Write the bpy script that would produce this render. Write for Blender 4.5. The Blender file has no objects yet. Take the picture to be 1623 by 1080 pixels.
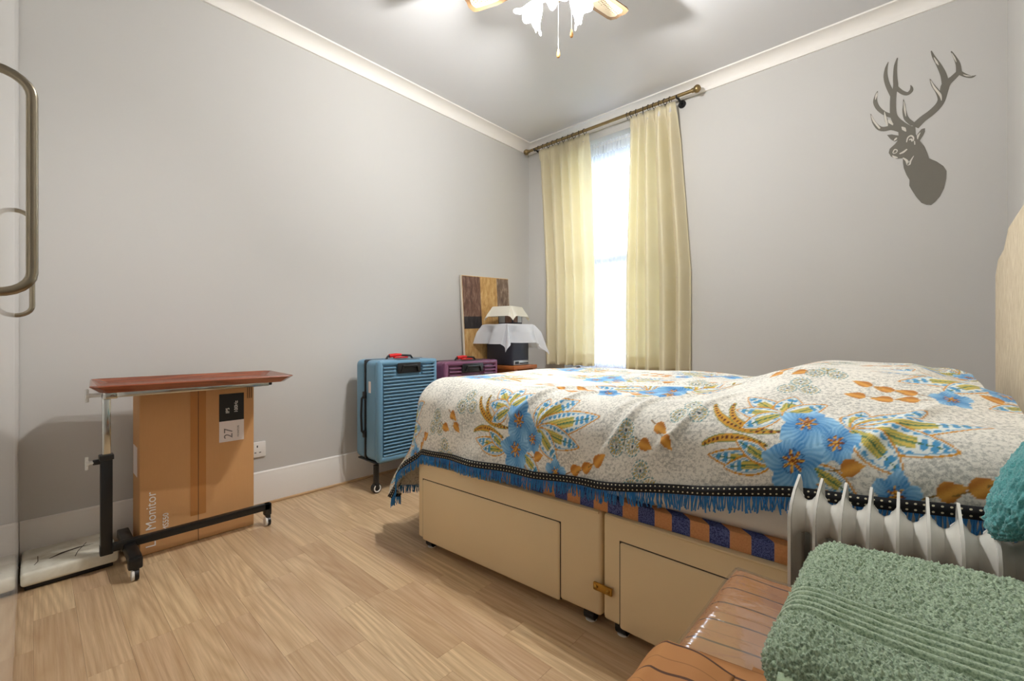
import bpy, bmesh, math, random
import numpy as np
from mathutils import Vector, Matrix

random.seed(7); np.random.seed(7)
SC = bpy.context.scene
COL = SC.collection
PI = math.pi
R = math.radians

# ------------------------------------------------------------------ camera
cam_d = bpy.data.cameras.new('camera'); cam = bpy.data.objects.new('camera', cam_d); COL.objects.link(cam)
cam_d.sensor_width = 36.0; cam_d.lens = 692 / 1623 * 36.0
cam_d.shift_y = -7 / 1623; cam_d.clip_start = 0.02
cam.location = (2.708, -3.215, 0.95); cam.rotation_euler = (R(90), 0, R(42.3))
SC.camera = cam

# ------------------------------------------------------------------ world (overcast sky) and exposure
w = bpy.data.worlds.new('world'); SC.world = w; w.use_nodes = True
bg = w.node_tree.nodes['Background']
bg.inputs[0].default_value = (0.74, 0.87, 1.0, 1); bg.inputs[1].default_value = 13.0
# a light portal fills the window opening so that the sky is sampled through it
pd = bpy.data.lights.new('window_portal', 'AREA'); pd.shape = 'RECTANGLE'; pd.size = 1.0; pd.size_y = 2.05
pd.cycles.is_portal = True
po = bpy.data.objects.new('window_portal', pd); COL.objects.link(po)
po.location = (0.89, 0.30, 1.61); po.rotation_euler = (R(-90), 0, 0)
LAMP_W = 27.0
vs = SC.view_settings
vs.view_transform = 'Standard'; vs.look = 'None'; vs.gamma = 1.0; vs.use_curve_mapping = False
vs.exposure = 1.12
SC.cycles.max_bounces = 10; SC.cycles.diffuse_bounces = 6; SC.cycles.transparent_max_bounces = 16
SC.cycles.sample_clamp_indirect = 6.0

# ------------------------------------------------------------------ materials
def lin(c):
    return tuple(((v/255)/12.92 if v/255 <= 0.04045 else (((v/255)+0.055)/1.055)**2.4) for v in c)

MATS = {}
class NT:
    def __init__(s, name):
        s.m = bpy.data.materials.new(name); s.m.use_nodes = True
        s.t = s.m.node_tree; s.n = s.t.nodes; s.b = s.n['Principled BSDF']; s.out = s.n['Material Output']
        MATS[name] = s.m
    def new(s, typ, **kw):
        n = s.n.new(typ)
        for k, v in kw.items(): setattr(n, k, v)
        return n
    def link(s, a, b): s.t.links.new(a, b)
    def coord(s, kind='Object', scale=(1, 1, 1)):
        tc = s.new('ShaderNodeTexCoord'); mp = s.new('ShaderNodeMapping'); mp.inputs['Scale'].default_value = scale
        s.link(tc.outputs[kind], mp.inputs['Vector']); return mp.outputs['Vector']
    def noise(s, vec, scale=5, detail=4, rough=.55, dist=0):
        n = s.new('ShaderNodeTexNoise'); n.inputs['Scale'].default_value = scale; n.inputs['Detail'].default_value = detail
        n.inputs['Roughness'].default_value = rough; n.inputs['Distortion'].default_value = dist
        if vec is not None: s.link(vec, n.inputs['Vector'])
        return n.outputs['Fac']
    def ramp(s, fac, stops, interp='LINEAR'):
        r = s.new('ShaderNodeValToRGB'); r.color_ramp.interpolation = interp
        e = r.color_ramp.elements
        while len(e) < len(stops): e.new(0.5)
        for i, (p, c) in enumerate(stops):
            e[i].position = p; e[i].color = (*c, 1) if len(c) == 3 else c
        s.link(fac, r.inputs['Fac']); return r.outputs['Color']
    def mix(s, fac, a, b, mode='MIX'):
        m = s.new('ShaderNodeMix', data_type='RGBA', blend_type=mode)
        for k, v in ((0, fac), (6, a), (7, b)):
            if hasattr(v, 'is_linked') or isinstance(v, bpy.types.NodeSocket): s.link(v, m.inputs[k])
            elif k == 0: m.inputs[0].default_value = v
            else: m.inputs[k].default_value = (*v, 1) if len(v) == 3 else v
        return m.outputs[2]
    def math(s, op, a, b=None):
        m = s.new('ShaderNodeMath', operation=op)
        for i, v in enumerate((a, b)):
            if v is None: continue
            if isinstance(v, bpy.types.NodeSocket): s.link(v, m.inputs[i])
            else: m.inputs[i].default_value = v
        return m.outputs[0]
    def bump(s, h, strength=.3, dist=.002):
        b = s.new('ShaderNodeBump'); b.inputs['Strength'].default_value = strength; b.inputs['Distance'].default_value = dist
        s.link(h, b.inputs['Height']); s.link(b.outputs['Normal'], s.b.inputs['Normal'])
    def base(s, c):
        if isinstance(c, bpy.types.NodeSocket): s.link(c, s.b.inputs['Base Color'])
        else: s.b.inputs['Base Color'].default_value = (*c, 1)
    def set(s, **kw):
        for k, v in kw.items(): s.b.inputs[k.replace('_', ' ')].default_value = v

def M(name, rgb, rough=.5, metal=0, var=None, bump=None, coat=0, kind='Object', **kw):
    """plain procedural material: colour with noise variation and fine relief"""
    t = NT(name); t.set(Roughness=rough, Metallic=metal); t.b.inputs['Coat Weight'].default_value = coat
    c = lin(rgb)
    sc, amt = var or (6, .06)
    v = t.coord(kind)
    f = t.noise(v, sc, 4)
    t.base(t.mix(f, tuple(x*(1-amt) for x in c), tuple(min(1, x*(1+amt)) for x in c)))
    if bump: t.bump(t.noise(v, bump[0], 3), bump[1], bump[2] if len(bump) > 2 else .002)
    for k, x in kw.items(): t.b.inputs[k.replace('_', ' ')].default_value = x
    return t.m

M('wall_paint', (198, 196, 192), .75, var=(1.2, .02), bump=(90, .08, .001))
M('ceiling_paint', (218, 218, 219), .8, var=(1.5, .015), bump=(70, .06, .001))
M('gloss_trim', (232, 228, 222), .3, var=(2, .02))
M('white_plaster', (236, 232, 226), .7, var=(2, .015))
M('subfloor', (120, 95, 70), .8)
M('wardrobe_gloss', (238, 236, 232), .12, var=(2, .01), coat=.5)
M('brushed_nickel', (150, 140, 122), .28, 1.0, var=(40, .08))
M('upvc', (236, 238, 240), .35)
M('brass_antique', (150, 130, 92), .35, 1.0, var=(30, .15))
M('black_metal', (14, 14, 15), .35, var=(20, .2))
M('black_plastic', (20, 20, 22), .4, var=(20, .2))
M('chrome', (205, 208, 205), .12, 1.0)
M('white_plastic', (232, 230, 226), .35)
M('clear_knob', (215, 215, 210), .2)
M('divan_fabric', (224, 200, 158), .8, var=(3, .05), bump=(500, .25, .0006))
M('divan_edge', (60, 44, 28), .8)
M('brass', (170, 130, 60), .3, 1.0, var=(60, .1))
M('mattress_white', (220, 216, 208), .8)
M('suit_blue', (104, 146, 172), .33, var=(5, .06))
M('suit_purple', (124, 76, 104), .35, var=(5, .06))
M('red_strap', (205, 22, 22), .5)
M('side_wood', (168, 96, 44), .4, var=(8, .15))
M('navy_plastic', (44, 46, 58), .45)
M('silver_plastic', (170, 172, 174), .35, .4)
M('stag_grey', (112, 108, 98), .6)
M('stag_light', (208, 203, 192), .6)
M('radiator_enamel', (214, 212, 204), .22, var=(3, .02), coat=.4)
M('rad_dark', (30, 29, 28), .5)
M('black_cloth', (16, 16, 17), .8, bump=(200, .3))
M('scale_black', (18, 18, 18), .5)
M('beading', (198, 164, 124), .5, var=(9, .1))
M('wood_drop', (205, 150, 84), .4)
M('blue_thread', (52, 128, 190), .8, var=(90, .35))
M('rubber_white', (225, 222, 215), .5)
M('slate', (105, 110, 120), .8, var=(3, .2))
M('render_wall', (190, 188, 182), .9, var=(2, .1))
M('house_brick', (150, 120, 105), .9, var=(6, .2))
M('grass', (90, 110, 70), .9, var=(3, .3))
M('white_print', (236, 232, 228), .6)
M('label_white', (226, 214, 208), .55)
M('label_black', (14, 14, 14), .45)
M('grey_print', (120, 112, 108), .6)
M('lilac_sheet', (168, 164, 205), .35)

def mat_plank():
    t = NT('oak_plank'); t.set(Roughness=.36); t.b.inputs['Coat Weight'].default_value = .15
    tc = t.new('ShaderNodeTexCoord'); oi = t.new('ShaderNodeObjectInfo')
    off = t.new('ShaderNodeVectorMath', operation='SCALE'); off.inputs[0].default_value = (37, 53, 11)
    t.link(oi.outputs['Random'], off.inputs['Scale'])
    ad = t.new('ShaderNodeVectorMath', operation='ADD'); t.link(tc.outputs['Object'], ad.inputs[0]); t.link(off.outputs[0], ad.inputs[1])
    def mp(sc):
        m = t.new('ShaderNodeMapping'); m.inputs['Scale'].default_value = sc; t.link(ad.outputs[0], m.inputs['Vector']); return m.outputs[0]
    big = t.noise(mp((.55, 6.5, 1)), 1.0, 1, .4)
    rings = t.math('FRACT', t.math('ADD', t.math('MULTIPLY', big, 16.0), t.math('MULTIPLY', t.noise(mp((2, 50, 1)), 1.2, 2), .6)))
    rings = t.math('ABSOLUTE', t.math('SUBTRACT', rings, .5))
    fine = t.noise(mp((3, 110, 1)), 1.2, 4, .7)
    blot = t.noise(mp((1, 3, 1)), 2.0, 2)
    tone = t.ramp(oi.outputs['Random'], [(0, lin((188, 156, 122))), (.25, lin((220, 192, 152))), (.5, lin((200, 170, 138))), (.75, lin((228, 202, 160))), (1, lin((182, 150, 118)))])
    g = t.mix(t.math('MULTIPLY', rings, 1.2), tone, lin((166, 130, 92)))
    g = t.mix(t.ramp(fine, [(.42, (0, 0, 0)), (.68, (.6, .6, .6))]), g, lin((150, 114, 80)))
    g = t.mix(t.math('MULTIPLY', blot, .3), g, lin((226, 198, 156)))
    t.base(g); t.bump(fine, .12, .0006); return t.m
mat_plank()

def mat_cardboard():
    t = NT('cardboard'); t.set(Roughness=.75)
    v = t.coord('Object'); f = t.noise(v, 3, 4); s = t.noise(t.coord('Object', (1, 60, 3)), 5, 2)
    c = t.mix(f, lin((192, 142, 90)), lin((206, 158, 106)))
    t.base(t.mix(t.math('MULTIPLY', s, .25), c, lin((178, 128, 78)))); t.bump(s, .08, .001); return t.m
mat_cardboard()
M('packing_tape', (180, 122, 66), .22, var=(9, .06))

def mat_mahogany():
    t = NT('mahogany'); t.set(Roughness=.25); t.b.inputs['Coat Weight'].default_value = .4
    f = t.noise(t.coord('Object', (30, 2.2, 10)), 1.6, 5, .6, .6)
    t.base(t.ramp(f, [(.25, lin((88, 44, 28))), (.55, lin((140, 74, 46))), (.8, lin((168, 98, 64)))])); return t.m
mat_mahogany()

def mat_marble():
    t = NT('marble_print'); t.set(Roughness=.25)
    v = t.coord('Object'); f = t.noise(v, 7, 5, .6, 1.2)
    t.base(t.ramp(f, [(.3, lin((206, 200, 180))), (.6, lin((232, 229, 214)))])); return t.m
mat_marble()

def mat_curtain():
    t = NT('curtain_cream'); t.set(Roughness=.85)
    weave = t.noise(t.coord('Object', (260, 260, 60)), 3, 2, .6)
    fl = t.noise(t.coord('Object', (3, 3, 3)), 3, 5, .6, .8)
    c = t.mix(fl, lin((242, 234, 206)), lin((247, 241, 220)))
    t.base(c); t.bump(weave, .05, .0005)
    tr = t.new('ShaderNodeBsdfTranslucent'); t.link(c, tr.inputs['Color'])
    mx = t.new('ShaderNodeMixShader'); mx.inputs[0].default_value = .5
    t.link(t.b.outputs[0], mx.inputs[1]); t.link(tr.outputs[0], mx.inputs[2]); t.link(mx.outputs[0], t.out.inputs['Surface']); return t.m
mat_curtain()

def mat_net():
    t = NT('lace_net'); t.set(Roughness=.9); t.base(lin((244, 244, 250)))
    tr = t.new('ShaderNodeBsdfTranslucent'); tr.inputs['Color'].default_value = (.30, .32, .40, 1)
    m1 = t.new('ShaderNodeMixShader'); m1.inputs[0].default_value = .5
    t.link(t.b.outputs[0], m1.inputs[1]); t.link(tr.outputs[0], m1.inputs[2])
    tp = t.new('ShaderNodeBsdfTransparent')
    tc = t.new('ShaderNodeTexCoord'); sp = t.new('ShaderNodeSeparateXYZ'); t.link(tc.outputs['Object'], sp.inputs[0])
    # lace sprigs: warped rings, dense near the lower border
    wv = t.noise(t.coord('Object', (14, 0, 9)), 1.5, 2, .5, 2.5)
    ring = t.math('ABSOLUTE', t.math('SUBTRACT', t.math('FRACT', t.math('MULTIPLY', wv, 6)), .5))
    lace = t.math('LESS_THAN', ring, .16)
    low = t.math('LESS_THAN', sp.outputs['Z'], .62)
    sprig = t.math('GREATER_THAN', t.noise(t.coord('Object', (9, 0, 5)), 2.2, 1), .69)
    dens = t.math('MULTIPLY', t.math('MAXIMUM', t.math('MULTIPLY', lace, low), sprig), .38)
    stripes = t.math('MULTIPLY', t.noise(t.coord('Object', (60, 0, 0)), 2.2, 2), .25)
    a = t.math('ADD', t.math('ADD', dens, stripes), .66)
    m2 = t.new('ShaderNodeMixShader'); t.link(a, m2.inputs[0]); t.link(tp.outputs[0], m2.inputs[1]); t.link(m1.outputs[0], m2.inputs[2])
    t.link(m2.outputs[0], t.out.inputs['Surface']); return t.m
mat_net()

def mat_sheer(name, rgb, alpha, trans=.5, bumpn=True):
    t = NT(name); t.set(Roughness=.7); t.base(lin(rgb))
    tr = t.new('ShaderNodeBsdfTranslucent'); tr.inputs['Color'].default_value = (*lin(rgb), 1)
    m1 = t.new('ShaderNodeMixShader'); m1.inputs[0].default_value = trans
    t.link(t.b.outputs[0], m1.inputs[1]); t.link(tr.outputs[0], m1.inputs[2])
    tp = t.new('ShaderNodeBsdfTransparent')
    m2 = t.new('ShaderNodeMixShader'); m2.inputs[0].default_value = alpha
    t.link(tp.outputs[0], m2.inputs[1]); t.link(m1.outputs[0], m2.inputs[2]); t.link(m2.outputs[0], t.out.inputs['Surface'])
    if bumpn: t.bump(t.noise(t.coord('Object'), 40, 3), .2, .002)
    return t.m
mat_sheer('white_sheer', (236, 238, 242), .82, .35)
mat_sheer('cream_cloth', (236, 231, 216), .97, .3)
mat_sheer('frilled_glass', (238, 238, 238), .97, .26, False)

def mat_glass():
    t = NT('window_glass')
    tp = t.new('ShaderNodeBsdfTransparent'); gl = t.new('ShaderNodeBsdfGlossy'); gl.inputs['Roughness'].default_value = .02
    fr = t.new('ShaderNodeFresnel'); fr.inputs['IOR'].default_value = 1.45
    mx = t.new('ShaderNodeMixShader'); t.link(fr.outputs[0], mx.inputs[0]); t.link(tp.outputs[0], mx.inputs[1]); t.link(gl.outputs[0], mx.inputs[2])
    t.link(mx.outputs[0], t.out.inputs['Surface']); return t.m
mat_glass()

def mat_plastic_wrap():
    t = NT('clear_plastic')
    tp = t.new('ShaderNodeBsdfTransparent'); tp.inputs['Color'].default_value = (.97, .96, .94, 1)
    gl = t.new('ShaderNodeBsdfGlossy'); gl.inputs['Roughness'].default_value = .09
    df = t.new('ShaderNodeBsdfDiffuse'); df.inputs['Color'].default_value = (.8, .75, .7, 1)
    bm = t.new('ShaderNodeBump'); bm.inputs['Strength'].default_value = .35; bm.inputs['Distance'].default_value = .004
    t.link(t.noise(t.coord('Object', (12, 30, 12)), 1.5, 2, .5, .8), bm.inputs['Height']); t.link(bm.outputs[0], gl.inputs['Normal'])
    m0 = t.new('ShaderNodeMixShader'); m0.inputs[0].default_value = .05
    t.link(tp.outputs[0], m0.inputs[1]); t.link(df.outputs[0], m0.inputs[2])
    mx = t.new('ShaderNodeMixShader'); mx.inputs[0].default_value = .20
    t.link(m0.outputs[0], mx.inputs[1]); t.link(gl.outputs[0], mx.inputs[2]); t.link(mx.outputs[0], t.out.inputs['Surface']); return t.m
mat_plastic_wrap()

def mat_seat_fabric():
    t = NT('rust_stripe_fabric'); t.set(Roughness=.8)
    tc = t.new('ShaderNodeTexCoord'); sp = t.new('ShaderNodeSeparateXYZ'); t.link(tc.outputs['Object'], sp.inputs[0])
    wob = t.math('MULTIPLY', t.noise(t.coord('Object'), 6, 2), .006)
    y = t.math('ADD', sp.outputs['Y'], wob)
    fr = t.math('FRACT', t.math('MULTIPLY', y, 1/.056))
    line = t.math('LESS_THAN', fr, .07)
    fr2 = t.math('FRACT', t.math('ADD', t.math('MULTIPLY', y, 1/.056), .55))
    thin = t.math('MULTIPLY', t.math('LESS_THAN', fr2, .03), .4)
    blot = t.noise(t.coord('Object'), 7, 3)
    c = t.mix(blot, lin((160, 100, 50)), lin((194, 138, 80)))
    c = t.mix(t.math('MAXIMUM', line, thin), c, lin((82, 48, 26)))
    t.base(c); t.bump(t.noise(t.coord('Object', (300, 300, 300)), 2, 2), .2, .0008); return t.m
mat_seat_fabric()

def mat_towel(name, a, b):
    t = NT(name); t.set(Roughness=.95); t.b.inputs['Sheen Weight'].default_value = .35
    f = t.noise(t.coord('Object'), 420, 2, .6)
    t.base(t.mix(t.ramp(f, [(.32, (0, 0, 0)), (.6, (1, 1, 1))]), lin(a), lin(b))); return t.m
mat_towel('sage_terry', (108, 132, 108), (174, 194, 164))
mat_towel('sage_hem', (150, 170, 136), (164, 184, 150))
mat_towel('teal_fleece', (52, 122, 124), (92, 164, 164))

def mat_headboard():
    t = NT('chenille'); t.set(Roughness=.9)
    f = t.noise(t.coord('Object', (60, 60, 9)), 2.5, 4, .7)
    t.base(t.ramp(f, [(.3, lin((176, 158, 130))), (.65, lin((214, 202, 178)))])); t.bump(f, .4, .002); return t.m
mat_headboard()

def mat_mattress():
    t = NT('check_ticking'); t.set(Roughness=.85)
    tc = t.new('ShaderNodeTexCoord'); sp = t.new('ShaderNodeSeparateXYZ'); t.link(tc.outputs['Object'], sp.inputs[0])
    k = t.math('FRACT', t.math('MULTIPLY', t.math('ADD', sp.outputs['X'], sp.outputs['Y']), 1/.105))
    sel = t.math('GREATER_THAN', k, .5)
    tart = t.noise(t.coord('Object', (150, 150, 150)), 1.5, 1)
    a = t.mix(tart, lin((196, 130, 80)), lin((222, 164, 112)))
    b = t.mix(t.ramp(t.noise(t.coord('Object', (260, 260, 260)), 1.2, 1), [(.4, (0, 0, 0)), (.55, (1, 1, 1))]), lin((40, 48, 104)), lin((92, 104, 160)))
    t.base(t.mix(sel, a, b)); return t.m
mat_mattress()

def mat_braid():
    t = NT('black_braid'); t.set(Roughness=.8)
    tc = t.new('ShaderNodeTexCoord'); mp = t.new('ShaderNodeMapping'); t.link(tc.outputs['UV'], mp.inputs[0])
    sp = t.new('ShaderNodeSeparateXYZ'); t.link(mp.outputs[0], sp.inputs[0])
    u = t.math('SUBTRACT', t.math('FRACT', t.math('MULTIPLY', sp.outputs['X'], 1/.013)), .5)
    v = t.math('SUBTRACT', t.math('FRACT', t.math('MULTIPLY', sp.outputs['Y'], 2)), .5)
    d = t.math('ADD', t.math('MULTIPLY', u, u), t.math('MULTIPLY', t.math('MULTIPLY', v, v), 1.2))
    t.base(t.mix(t.math('LESS_THAN', d, .03), lin((12, 13, 18)), lin((214, 206, 176))))
    t.bump(d, .5, .002); return t.m
mat_braid()

def mat_spread():
    t = NT('bedspread_print'); t.set(Roughness=.9); t.b.inputs['Sheen Weight'].default_value = .15
    at = t.new('ShaderNodeVertexColor'); at.layer_name = 'print'
    uv = t.coord('UV')
    f = t.noise(uv, 110, 5, .75); f2 = t.noise(uv, 9, 3)
    scrib = t.ramp(t.math('ADD', t.math('MULTIPLY', f, .8), t.math('MULTIPLY', f2, .25)), [(.44, lin((148, 152, 152))), (.56, (1, 1, 1))])
    t.base(t.mix(t.math('ADD', t.math('MULTIPLY', at.outputs['Alpha'], .55), .12), at.outputs['Color'], scrib, 'MULTIPLY'))
    t.bump(t.noise(uv, 420, 2), .25, .001); return t.m
mat_spread()

def mat_cane():
    t = NT('cane_panel'); t.set(Roughness=.6)
    v = t.new('ShaderNodeTexVoronoi'); v.inputs['Scale'].default_value = 75; v.inputs['Randomness'].default_value = .15
    t.link(t.coord('Object'), v.inputs['Vector'])
    t.base(t.ramp(v.outputs['Distance'], [(.25, lin((150, 124, 92))), (.42, lin((228, 212, 182)))])); return t.m
mat_cane()
M('blade_wood', (140, 108, 76), .45, var=(14, .12))
M('fan_white', (235, 232, 226), .35)

def emit(name, rgb, strength):
    t = NT(name); t.b.inputs['Emission Color'].default_value = (*rgb, 1); t.b.inputs['Emission Strength'].default_value = strength
    t.base((.9, .9, .9)); return t.m
emit('lit_bulb', (1, .96, .9), 5.0)

def mat_paint(name, a, b, c):
    t = NT(name); t.set(Roughness=.6)
    f = t.noise(t.coord('Object', (1, 9, 3)), 4, 6, .7, .5)
    t.base(t.ramp(f, [(.28, lin(a)), (.5, lin(b)), (.72, lin(c))])); t.bump(f, .3, .003); return t.m
mat_paint('canvas_gold', (150, 110, 62), (190, 150, 92), (212, 182, 130))
mat_paint('canvas_brown', (64, 42, 34), (104, 74, 60), (150, 122, 108))
mat_paint('canvas_dark', (26, 24, 26), (44, 40, 42), (70, 62, 60))
mat_paint('canvas_taupe', (70, 54, 46), (120, 100, 86), (168, 152, 136))
M('canvas_edge', (226, 216, 200), .8)

def m(k): return MATS[k]

# ------------------------------------------------------------------ mesh helpers
WM = {}      # world matrix of each root, by object
def root_matrix(o):
    while o.parent: o = o.parent
    return WM[o.name]

class MB:
    """collects shapes (in world metres) into one mesh"""
    def __init__(s): s.v = []; s.f = []
    def add(s, v, f):
        b = len(s.v); s.v += [tuple(p) for p in v]; s.f += [tuple(i+b for i in q) for q in f]; return s
    def box(s, a, b):
        x0, y0, z0 = a; x1, y1, z1 = b
        return s.add([(x0,y0,z0),(x1,y0,z0),(x1,y1,z0),(x0,y1,z0),(x0,y0,z1),(x1,y0,z1),(x1,y1,z1),(x0,y1,z1)],
                     [(0,3,2,1),(4,5,6,7),(0,1,5,4),(1,2,6,5),(2,3,7,6),(3,0,4,7)])
    def bm(s, bm):
        bm.verts.ensure_lookup_table()
        idx = {v: i for i, v in enumerate(bm.verts)}
        s.add([v.co for v in bm.verts], [[idx[v] for v in f.verts] for f in bm.faces]); bm.free(); return s
    def rbox(s, a, b, r=.01, seg=2, mat=None):
        bm = bmesh.new(); bmesh.ops.create_cube(bm, size=1)
        c = [(p+q)/2 for p, q in zip(a, b)]; d = [abs(q-p) for p, q in zip(a, b)]
        for v in bm.verts: v.co = Vector((c[i] + v.co[i]*d[i] for i in range(3)))
        bmesh.ops.bevel(bm, geom=bm.edges[:], offset=min(r, min(d)*.49), segments=seg, profile=.5, affect='EDGES')
        if mat is not None: bmesh.ops.transform(bm, matrix=mat, verts=bm.verts[:])
        return s.bm(bm)
    def tube(s, pts, r, n=10, caps=True, closed=False):
        pts = [Vector(p) for p in pts]; N = len(pts)
        rr = r if isinstance(r, (list, tuple)) else [r]*N
        b = len(s.v); u = None
        for i, p in enumerate(pts):
            if closed: d = pts[(i+1) % N] - pts[i-1]
            else: d = pts[min(i+1, N-1)] - pts[max(i-1, 0)]
            d.normalize()
            if u is None:
                u = d.cross(Vector((0, 0, 1)))
                if u.length < .1: u = d.cross(Vector((0, 1, 0)))
            u = (u - d*u.dot(d)).normalized(); w_ = d.cross(u)
            for k in range(n):
                a = 2*PI*k/n; s.v.append(tuple(p + (u*math.cos(a) + w_*math.sin(a))*rr[i]))
        for i in range(N if closed else N-1):
            j = (i+1) % N
            for k in range(n):
                k2 = (k+1) % n; s.f.append((b+i*n+k, b+i*n+k2, b+j*n+k2, b+j*n+k))
        if caps and not closed:
            s.f.append(tuple(b+k for k in range(n))[::-1]); s.f.append(tuple(b+(N-1)*n+k for k in range(n)))
        return s
    def cyl(s, p, q, r, n=16): return s.tube([p, q], r, n)
    def lathe(s, prof, n=24, center=(0, 0, 0), mat=None, wave=None):
        b = len(s.v); c = Vector(center)
        for i, (r_, z_) in enumerate(prof):
            for k in range(n):
                a = 2*PI*k/n; rr = r_; zz = z_
                if wave: rr, zz = wave(i/(len(prof)-1), a, r_, z_)
                p = Vector((rr*math.cos(a), rr*math.sin(a), zz))
                if mat is not None: p = mat @ p
                s.v.append(tuple(p + c))
        for i in range(len(prof)-1):
            for k in range(n):
                k2 = (k+1) % n; s.f.append((b+i*n+k, b+i*n+k2, b+(i+1)*n+k2, b+(i+1)*n+k))
        return s
    def prism(s, poly, fn, d0, d1):
        """poly: 2-D outline; fn(u, v, d) -> point; between depths d0 and d1"""
        n = len(poly); b = len(s.v)
        s.v += [tuple(fn(u, v, d0)) for u, v in poly] + [tuple(fn(u, v, d1)) for u, v in poly]
        s.f.append(tuple(b+i for i in range(n))[::-1]); s.f.append(tuple(b+n+i for i in range(n)))
        for i in range(n): j = (i+1) % n; s.f.append((b+i, b+j, b+n+j, b+n+i))
        return s
    def mesh(s, name, inv=None, smooth=False, fix=True):
        me = bpy.data.meshes.new(name)
        v = s.v if inv is None else [tuple(inv @ Vector(p)) for p in s.v]
        me.from_pydata(v, [], s.f)
        if fix:
            bm = bmesh.new(); bm.from_mesh(me); bmesh.ops.recalc_face_normals(bm, faces=bm.faces[:]); bm.to_mesh(me); bm.free()
        if smooth:
            me.polygons.foreach_set('use_smooth', [True]*len(me.polygons))
        me.update(); return me

def auto_smooth(me, ang=35):
    me.polygons.foreach_set('use_smooth', [True]*len(me.polygons))
    try: me.set_sharp_from_angle(angle=R(ang))
    except Exception: pass

def props(o, label=None, cat=None, group=None, kind=None):
    if label: o['label'] = label
    if cat: o['category'] = cat
    if group: o['group'] = group
    if kind: o['kind'] = kind
    return o
def thing(name, loc, label, cat, group=None, rz=0):
    o = bpy.data.objects.new(name, None); COL.objects.link(o); o.empty_display_size = .05
    o.location = loc; o.rotation_euler = (0, 0, rz)
    WM[o.name] = Matrix.Translation(Vector(loc)) @ Matrix.Rotation(rz, 4, 'Z')
    return props(o, label, cat, group)
def part(name, mb, mat, parent, smooth=True, label=None, kind=None, fix=True):
    me = mb.mesh(name, root_matrix(parent).inverted(), False, fix)
    if smooth: auto_smooth(me)
    o = bpy.data.objects.new(name, me); COL.objects.link(o); o.parent = parent
    me.materials.append(m(mat)); return props(o, label, kind=kind)
def single(name, mb, mat, loc, label=None, cat=None, kind=None, group=None, smooth=True, fix=True):
    mt = Matrix.Translation(Vector(loc))
    me = mb.mesh(name, mt.inverted(), False, fix)
    if smooth: auto_smooth(me)
    o = bpy.data.objects.new(name, me); COL.objects.link(o); o.location = loc; WM[o.name] = mt
    me.materials.append(m(mat)); return props(o, label, cat, group, kind)
def struct(name, mb, mat, loc=(0, 0, 0), smooth=True): return single(name, mb, mat, loc, kind='structure', smooth=smooth)
def text_part(name, body, size, mat, parent, mtx, label=None, ext=.0004):
    cu = bpy.data.curves.new(name, 'FONT'); cu.body = body; cu.size = size; cu.extrude = ext; cu.resolution_u = 3
    tmp = bpy.data.objects.new('tmp', cu); COL.objects.link(tmp)
    bpy.context.view_layer.update()
    me = bpy.data.meshes.new_from_object(tmp.evaluated_get(bpy.context.evaluated_depsgraph_get()))
    bpy.data.objects.remove(tmp); bpy.data.curves.remove(cu)
    me.transform(root_matrix(parent).inverted() @ mtx); me.name = name
    o = bpy.data.objects.new(name, me); COL.objects.link(o); o.parent = parent; me.materials.clear(); me.materials.append(m(mat))
    return props(o, label, kind='stuff')

# ================================================================== THE ROOM
RX, FY, H = 3.064, -3.90, 2.76           # right wall, front wall (behind the camera), ceiling
WX0, WX1, WZ0, WZ1 = 0.42, 1.36, 0.60, 2.62   # window opening
fl = struct('floor', MB().box((-.1, FY-.1, -.12), (RX+.1, .3, -.008)), 'subfloor', smooth=False)
struct('ceiling', MB().box((-.1, FY-.1, H), (RX+.1, .3, H+.1)), 'ceiling_paint', smooth=False)
struct('wall_left', MB().box((-.1, FY-.1, -.008), (0, .3, H)), 'wall_paint', smooth=False)
struct('wall_right', MB().box((RX, FY-.1, -.008), (RX+.1, .3, H)), 'wall_paint', smooth=False)
struct('wall_front', MB().box((-.1, FY-.1, -.008), (RX+.1, FY, H)), 'wall_paint', smooth=False)
wb = MB().box((0, 0, -.008), (WX0, .3, H)).box((WX1, 0, -.008), (RX, .3, H)).box((WX0, 0, -.008), (WX1, .3, WZ0)).box((WX0, 0, WZ1), (WX1, .3, H))
struct('wall_back', wb, 'wall_paint', smooth=False)

# floor blocks: two-strip laminate, every block its own piece
lens = (.42, .5, .58, .66); pm = []
for L in lens:
    me = MB().rbox((0, 0, -.008), (L-.0003, .0997, 0), .0004, 1).mesh('plank'); me.materials.append(m('oak_plank')); pm.append(me)
cutcache = {}
y = -3.912; row = 0
while y < 0:
    x = -random.choice((.05, .17, .29, .4))
    while x < RX - .001:
        i = random.randrange(4); L = lens[i]
        a, b = max(x, 0), min(x+L, RX)
        yy0, yy1 = max(y, FY), min(y+.1, 0)
        if b-a > .03 and yy1-yy0 > .01:
            if b-a > L-.0001 and yy1-yy0 > .0999: me = pm[i]
            else:
                key = (round(b-a, 2), round(yy1-yy0, 2))
                if key not in cutcache:
                    cutcache[key] = MB().rbox((0, 0, -.008), (b-a-.0008, yy1-yy0-.0003, 0), .0004, 1).mesh('plank'); cutcache[key].materials.append(m('oak_plank'))
                me = cutcache[key]
            o = bpy.data.objects.new('plank', me); COL.objects.link(o); o.parent = fl; o.location = (a, yy0, 0)
        x += L
    y += .1; row += 1

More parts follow.
